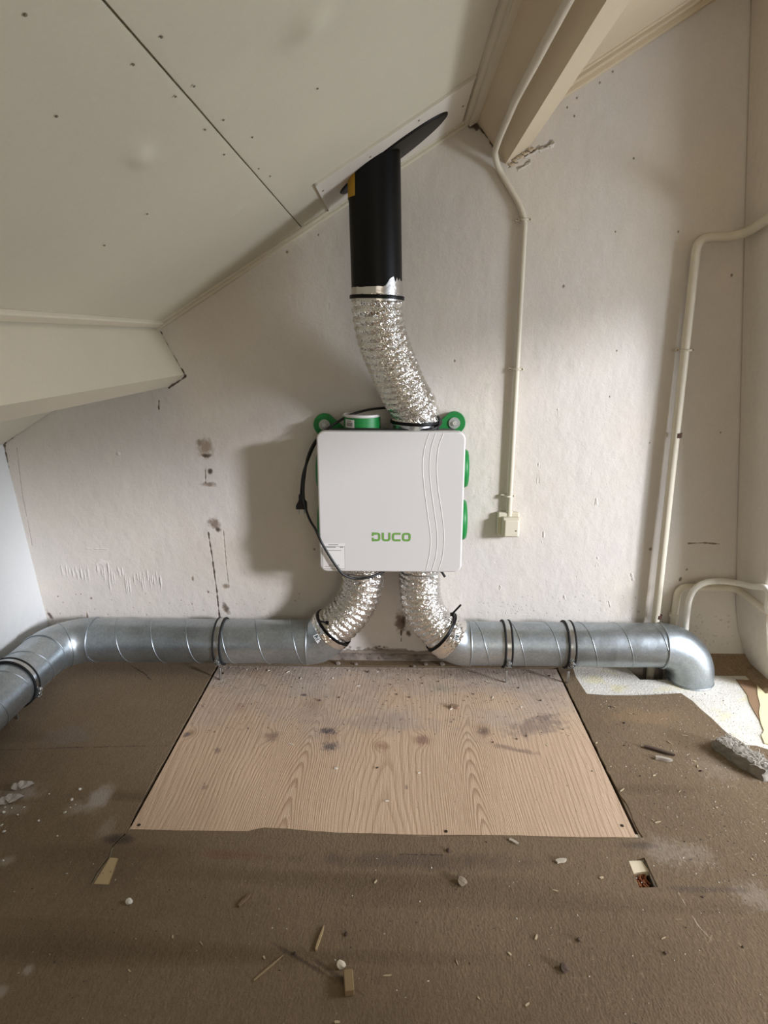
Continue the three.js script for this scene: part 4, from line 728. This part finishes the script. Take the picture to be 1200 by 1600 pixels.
// ---------------------------------------------------------------- surface conduit, switch and pipes
function saddle(parent, at, r, across = V(1, 0, 0), name = 'pipe_clip') {
  const g = mergeGeometries([along(new THREE.TorusGeometry(r + 0.002, 0.0032, 8, 24).rotateX(Math.PI / 2), V(0, 1, 0))]);
  const c = mesh(name, g, mPipe, parent); c.position.copy(at);
  for (const s of [-1, 1]) { const e = mesh('foot', new RoundedBoxGeometry(0.015, 0.010, 0.010, 2, 0.003), mPipe, c); e.position.set(s * (r + 0.009), 0, -r + 0.003); mesh('screw', new THREE.SphereGeometry(0.0028, 8, 6), mClipScrew, e).position.set(s * 0.002, 0, 0.0045); }
  return c;
}
{
  const r = 0.0092, zc = r + 0.005, p0 = W(795, 807, zc), nB = V(CS, SN, 0);   // normal of the purlin's side
  const faceP = W(744, 189), face = (px, py) => meet(px, py, V(-CS, -SN, 0), faceP.clone().add(V(-CS, -SN, 0).multiplyScalar(r + 0.003)));
  const pts = [p0, W(820, 345, zc), W(813, 322, zc), W(778, 262, zc), face(772.5, 238), face(781, 213), face(791, 190), face(806, 155), face(836, 99), face(861, 51), face(888, 0), face(912, -45), face(952, -120)];
  const t = thing('conduit', 'thin cream-painted conduit rising from the switch and along the roof beam', 'conduit', p0);
  mesh('tube', shift(sweep(fillet(pts, 0.03, 6), r, 16), p0), mPipe, t);
  for (const [x, y] of [[818.5, 343], [807, 577], [793.5, 775]]) saddle(t, W(x, y, zc).sub(p0), r);
  mesh('coupling', new THREE.CylinderGeometry(r + 0.002, r + 0.002, 0.02, 16).translate(W(796, 795, zc).x - p0.x, 0.012, 0), mPipe, t);
}
{
  const a = W(776, 837, 0.02), b = W(812, 801, 0.02), c = a.clone().add(b).multiplyScalar(0.5), w = b.x - a.x, h = b.y - a.y;
  const t = thing('wall_switch', 'old cream surface-mounted switch at the foot of the thin conduit', 'switch', V(c.x, c.y, 0));
  mesh('base', new RoundedBoxGeometry(w, h, 0.022, 3, 0.006).translate(0, 0, 0.011), mBakelite, t);
  const cb = mesh('cover', new RoundedBoxGeometry(w * 0.80, h * 0.84, 0.036, 3, 0.006).translate(w * 0.09, -h * 0.07, 0.026), mBakelite, t);
  mesh('rocker', new RoundedBoxGeometry(w * 0.66, h * 0.70, 0.01, 3, 0.005).rotateX(-0.06).translate(w * 0.10, -h * 0.09, 0.045), std('#d6cdb8', 0.4), t);
  mesh('screw', new THREE.CylinderGeometry(0.0022, 0.0022, 0.003, 10).rotateX(Math.PI / 2).translate(w * 0.30, -h * 0.18, 0.05), mRust, cb);
}
{
  const r = 0.0138, zc = 0.034, xb = W(1023, 975, zc).x, xt = W(1084, 420, zc).x, yt = W(1098, 371, zc).y, wx = W(1167, 371, zc).x;
  const end = S(1200, 359, 1.03), c0 = V(wx - 0.015, yt - 0.002, zc);
  const dir = V(-0.02, 0.035, 0.45);
  const pts = [V(xb + 0.004, -0.2, zc + 0.03), V(xb + 0.003, 0.06, zc), V((xb + xt) / 2, 0.8, zc), V(xt, yt, zc), V(wx - 0.035, yt + 0.004, zc - 0.004), V(wx - 0.012, yt + 0.012, zc + 0.03), V(wx - 0.02, yt + 0.04, 0.235), V(XR - 0.005, yt + 0.06, 0.235)];
  const t = thing('heating_pipe', 'tall cream heating pipe standing off the wall at right, bent into the corner above', 'pipe', V(xb, 0, zc));
  mesh('tube', shift(sweep(fillet(pts, 0.045, 10), r, 20), t.position), mPipe, t);
  const cp = W(1072, 547, zc).sub(t.position); const cl = saddle(t, cp, r); mesh('stem', box(-0.003, -0.004, -zc, 0.003, 0.004, -r), mRust, cl);
  const j = W(1058, 680, zc).sub(t.position); mesh('joint', new THREE.CylinderGeometry(r + 0.0012, r + 0.0012, 0.016, 20).translate(j.x, j.y, j.z), mRust, t).userData.label = 'bare rusty joint ring';
  const k = W(1028, 963, zc).sub(t.position); mesh('rust_ring', new THREE.CylinderGeometry(r + 0.0008, r + 0.0008, 0.014, 20).translate(k.x, k.y, k.z), mRust, t);
}
{ // low pipes in the corner
  const r = 0.0125, zc = 0.018, x = W(1054, 960, zc).x, y = W(1100, 917, zc).y, cx = 1.225;
  const t = thing('heating_pipe', 'low cream pipe hugging the corner wall and running on along the right wall', 'pipe', V(x, 0, zc));
  const pts = [V(x, -0.2, zc), V(x, y, zc), V(cx, y - 0.004, zc), V(cx + 0.004, y - 0.008, 0.222), V(XR - 0.005, y - 0.01, 0.222)];
  mesh('tube', shift(sweep(fillet(pts, 0.04, 10), r, 18), t.position), mPipe, t);
  const f = mesh('flange', new THREE.CylinderGeometry(r + 0.004, r + 0.004, 0.012, 18), mPipe, t); f.position.copy(W(1053, 961, zc)).sub(t.position);
  const z2 = 0.062, q = [W(1070, 1040, z2), W(1070.5, 990, z2), W(1074, 955, z2), W(1078, 934, z2), W(1086, 920, z2 + 0.002), W(1100, 911, z2 + 0.005), W(1122, 908, z2 + 0.012), S(1148, 910.5, 1.185), S(1175, 916, 1.2), S(1200, 922, 1.205), V(1.225, 0.315, 0.225), V(1.29, 0.31, 0.245), V(1.6, 0.3, 0.25), V(XR - 0.005, 0.3, 0.25)];
  q[0].y = -0.12;
  const u = thing('heating_pipe', 'slim white pipe in front, arching out of the floor towards the right wall', 'pipe', q[1]);
  mesh('tube', shift(sweep(spline(q, 90), 0.0105, 18), q[1]), mPipeLow, u);
}

// ---------------------------------------------------------------- debris
{ // crumbled lump of board at right
  const c = F(1160, 1190), t = thing('broken_board', 'grey broken chunk of fibrous building board on the carpet at right', 'rubble', V(c.x, 0, c.z));
  const a = F(1124, 1168).sub(t.position), b = F(1194, 1213).sub(t.position), L = a.distanceTo(b) * 1.12, ang = -Math.atan2(b.z - a.z, b.x - a.x);
  const g = new THREE.BoxGeometry(L, 0.036, 0.066, 44, 10, 18), p = g.attributes.position;
  for (let i = 0; i < p.count; i++) { let x = p.getX(i), y = p.getY(i), z = p.getZ(i); const e = 0.86 + 0.14 * noise(x * 40, 3, 21); const tt = y > 0 ? 1 : 0; z *= e * (1 - 0.25 * Math.abs(x) / L); x += (noise(z * 60, y * 60, 22) - 0.5) * 0.014; y += tt * ((fbm(x * 60, z * 60, 3, 23) - 0.5) * 0.020) + (tt ? Math.abs(noise(x * 160, z * 50, 29) - 0.5) * 0.008 : 0); z += (noise(x * 90, y * 90, 24) - 0.5) * 0.008; p.setXYZ(i, x, y + 0.018, z); }
  const core = g.toNonIndexed(); core.computeVertexNormals(); core.rotateY(ang); mesh('chunk', core, std('#8f887d', 0.97), t);
  const fib = [];
  for (let k = 0; k < 150; k++) { const s = V(rr(-L / 2, L / 2) * 0.92, rr(0.034, 0.042), rr(-0.026, 0.026)), d = V(rr(-0.02, 0.02), rr(-0.003, 0.008), rr(-0.012, 0.012)); fib.push(sweep(spline([s, s.clone().addScaledVector(d, 0.5).add(V(0, 0.003, 0)), s.clone().add(d)], 4), 0.0007, 5)); }
  mesh('fibres', mergeGeometries(fib).rotateY(ang), std('#cfcac0', 0.9), t).userData.kind = 'stuff';
}
function splinter(len, w, h) { const g = new THREE.BoxGeometry(len, h, w, 6, 1, 1), p = g.attributes.position; for (let i = 0; i < p.count; i++) { const u = p.getX(i) / len * 2, k = 1 - 0.75 * u * u * (0.6 + 0.4 * u); p.setXYZ(i, p.getX(i), p.getY(i) * (0.5 + 0.5 * k) + h / 2 + 0.0004, p.getZ(i) * k + Math.sin(u * 2) * w * 0.25); } g.computeVertexNormals(); return g.toNonIndexed(); }
function lump(r, d = 1) { return jitter(new THREE.IcosahedronGeometry(r, d).scale(1.2, 0.65, 0.9), r * 0.8, 0.9 / r).translate(0, r * 0.5, 0); }
function flat(g) { g.computeVertexNormals(); return g; }
function put(name, geo, mat, px, py, turn, label, cat, group) { const p = F(px, py), m = mesh(name, geo, mat); m.position.copy(p); m.rotation.y = turn; tag(m, label, cat, group); return m; }
put('stick', splinter(0.085, 0.010, 0.008), mTwig, 1030, 1175, -0.42, 'dark flat stick on the carpet right of the plywood panel', 'stick');
put('wood_chip', splinter(0.046, 0.011, 0.009), std('#a59b8c', 0.9), 1037, 1188, -0.15, 'pale grey chip just in front of the dark flat stick', 'wood chip');
put('wood_offcut', new RoundedBoxGeometry(0.018, 0.015, 0.042, 2, 0.002).translate(0, 0.008, 0), std('#8d7654', 0.9), 545, 1540, 0.15, 'small brown wooden offcut in the middle foreground of the carpet', 'offcut');
put('wood_splinter', splinter(0.07, 0.0026, 0.003), std('#9a8666', 0.9), 420, 1513, 0.85, 'thin straight splinter slanting on the carpet left of the wooden offcut', 'splinter');
put('wood_splinter', splinter(0.055, 0.0042, 0.005), std('#a8916a', 0.9), 500, 1467, 1.42, 'pointed pale splinter standing out on the carpet above the wooden offcut', 'splinter');
put('wood_splinter', splinter(0.036, 0.006, 0.005), std('#715c48', 0.9), 382, 1408, 1.1, 'brown splinter on the carpet in front of the left half of the plywood panel', 'splinter');
put('paper_scrap', splinter(0.026, 0.010, 0.005), std('#b3a996', 0.9), 877, 1346, 0.5, 'curled pale scrap on the carpet between plywood panel and right slot', 'scrap');
put('paper_scrap', splinter(0.024, 0.008, 0.004), std('#aaa08e', 0.9), 803, 1316, -0.4, 'whitish scrap on the carpet close along the front edge of the plywood panel', 'scrap');
put('plaster_crumb', lump(0.007), mWhiteChip, 201, 1411, 0, 'bright white crumb alone on the carpet in front of the left slot', 'crumb');
put('plaster_crumb', lump(0.0085), std('#c9bda6', 0.9), 532, 1511, 0.4, 'beige crumb on the carpet beside the wooden offcut', 'crumb');
put('plaster_crumb', lump(0.009), mTwig, 881, 1516, 0.4, 'dark lump of dirt alone on the carpet in the right foreground', 'crumb');
put('plaster_crumb', lump(0.011), std('#7a6c5a', 0.95), 721, 1381, 0.4, 'dull brown lump on the carpet in front of the middle of the plywood panel', 'crumb');
put('plaster_crumb', jitter(lump(0.022, 3).scale(1, 0.45, 0.6), 0.012, 130), std('#a39a90', 0.95), 34, 1230, 0.6, 'larger grey plaster flake at far left, front one of two', 'crumb');
put('plaster_crumb', jitter(lump(0.025, 3).scale(1, 0.45, 0.5), 0.012, 120), std('#9d948a', 0.95), 15, 1252, 0.7, 'larger grey plaster flake at far left, nearest the picture edge', 'crumb');
put('plaster_crumb', splinter(0.03, 0.016, 0.010), std('#8d7660', 0.95), 711, 1106, 0.2, 'brown flake on the dusty rear part of the plywood panel', 'crumb');
{ // repeated bits: one of each kind, then copies
  const kinds = { crumb: [lump(0.0045, 1), lump(0.0032, 1), lump(0.006, 1)], chip: [splinter(0.016, 0.005, 0.003), splinter(0.024, 0.003, 0.003), splinter(0.011, 0.006, 0.003)] };
  const first = {};
  const scatter = (name, key, mat, list, label, cat, group) => list.forEach(([x, y], i) => {
    const k = i % 3, id = name + group + k; let m;
    if (!first[id]) { m = first[id] = mesh(name, kinds[key][k], mat); tag(m, label, cat, group); } else { m = first[id].clone(); m.name = numbered(name); scene.add(m); }
    m.position.copy(F(x, y)); m.rotation.y = rr(0, 6.28); const s = rr(0.45, 0.85); m.scale.set(s, s, s);
  });
  scatter('plaster_crumb', 'crumb', mWhiteChip, [[8, 1262], [18, 1263], [6, 1270], [28, 1274], [77, 1241], [102, 1270], [125, 1234], [118, 1258], [7, 1300], [3, 1290], [110, 1262], [60, 1283], [90, 1307], [5, 1345], [112, 1250], [38, 1262]], 'tiny white plaster crumb on the dusty carpet at far left', 'crumb', 'white crumbs on the carpet at far left');
  scatter('wood_chip', 'chip', mChip, [[270, 1464], [315, 1475], [413, 1497], [587, 1378], [605, 1525], [527, 1598], [202, 1517], [714, 1504], [796, 1491], [838, 1465], [868, 1392], [940, 1372], [824, 1570], [1037, 1466], [748, 1560]], 'small pale wood chip on the brown carpet in front of the plywood panel', 'wood chip', 'pale chips on the carpet in the foreground');
  scatter('wood_chip', 'chip', mChip, [[1020, 1282], [1028, 1285], [960, 1105], [985, 1116], [972, 1235], [954, 1198], [932, 1161], [1045, 1160], [1085, 1190], [1090, 1198], [1062, 1237], [1120, 1262], [1022, 1212], [1070, 1150], [1175, 1343]], 'small pale wood chip on the brown carpet right of the plywood panel', 'wood chip', 'pale chips on the carpet right of the panel');
  scatter('dirt_crumb', 'crumb', mTwig, [[975, 1130], [990, 1116], [955, 1105], [1000, 1213], [975, 1165], [1095, 1205], [1130, 1095], [1160, 1480], [905, 1470], [1040, 1490], [760, 1316], [540, 1460], [460, 1490], [1098, 1402], [700, 1330]], 'small dark dirt crumb on the brown carpet', 'crumb', 'dark crumbs scattered over the carpet');
  scatter('wood_chip', 'chip', std('#d9d2c4', 0.85), [[605, 1252], [455, 1163], [525, 1201], [640, 1062], [700, 1060], [760, 1065], [815, 1105], [560, 1072], [420, 1048], [402, 1045], [450, 1050], [385, 1046], [705, 1108], [770, 1090], [855, 1165], [655, 1208], [470, 1060], [520, 1060], [590, 1050], [545, 1048]], 'tiny pale chip lying on the plywood panel', 'wood chip', 'pale chips on the plywood panel');
  scatter('dirt_crumb', 'crumb', std('#5a4c42', 0.95), [[590, 1200], [880, 1140], [822, 1150], [740, 1085], [660, 1068], [640, 1090], [620, 1085], [790, 1120], [845, 1095], [810, 1075], [925, 1205], [500, 1095], [530, 1090], [610, 1070], [575, 1050], [685, 1065], [840, 1120], [770, 1160], [808, 1155]], 'tiny dark crumb lying on the plywood panel', 'crumb', 'dark crumbs on the plywood panel');
  // grit nobody could count
  const n = 2600, im = shadows(new THREE.InstancedMesh(flat(new THREE.IcosahedronGeometry(0.0016, 0)), mGrit, n)), M = new THREE.Matrix4(), col = new THREE.Color(); im.name = numbered('floor_grit');
  for (let i = 0; i < n; i++) {
    let x, z; const k = rnd();
    if (k < 0.35) { x = rr(HX0 + 0.01, HX1 - 0.01); z = HZ0 + 0.01 + Math.pow(rnd(), 2.2) * 0.4; } else if (k < 0.75) { x = rr(0.66, 1.15); z = rr(0.2, 1.1); } else { x = rr(-1.1, 1.1); z = rr(0.92, 1.6); }
    const s = rr(0.35, 1.1); M.compose(V(x, 0.0002, z), new THREE.Quaternion().setFromEuler(new THREE.Euler(rnd() * 3, rnd() * 3, 0)), V(s * rr(0.8, 2), s * 0.6, s)); im.setMatrixAt(i, M);
    const t = rnd(); im.setColorAt(i, t < 0.4 ? col.setRGB(0.55, 0.5, 0.42) : t < 0.75 ? col.setRGB(0.25, 0.2, 0.15) : col.setRGB(0.07, 0.055, 0.045));
  }
  im.material = std('#ffffff', 0.95); im.userData.kind = 'stuff'; tag(im, 'fine grit and sawdust strewn over the plywood and carpet', 'grit'); scene.add(im);
}
// plaster rubble along the wall foot between the two ducts
for (const [x, y, r] of [[528, 1026, 0.008], [556, 1027, 0.006], [690, 1022, 0.009], [647, 1030, 0.005], [596, 1036, 0.004], [664, 1018, 0.007]]) {
  const p = F(x, y + 12), m = mesh('rubble', lump(r, 2), mGreyLump); m.position.set(p.x, 0, Math.max(0.03, p.z)); tag(m, 'small grey plaster lump at the wall foot between the two ducts', 'rubble', 'plaster lumps at the wall foot');
}
renderer.render(scene, camera);
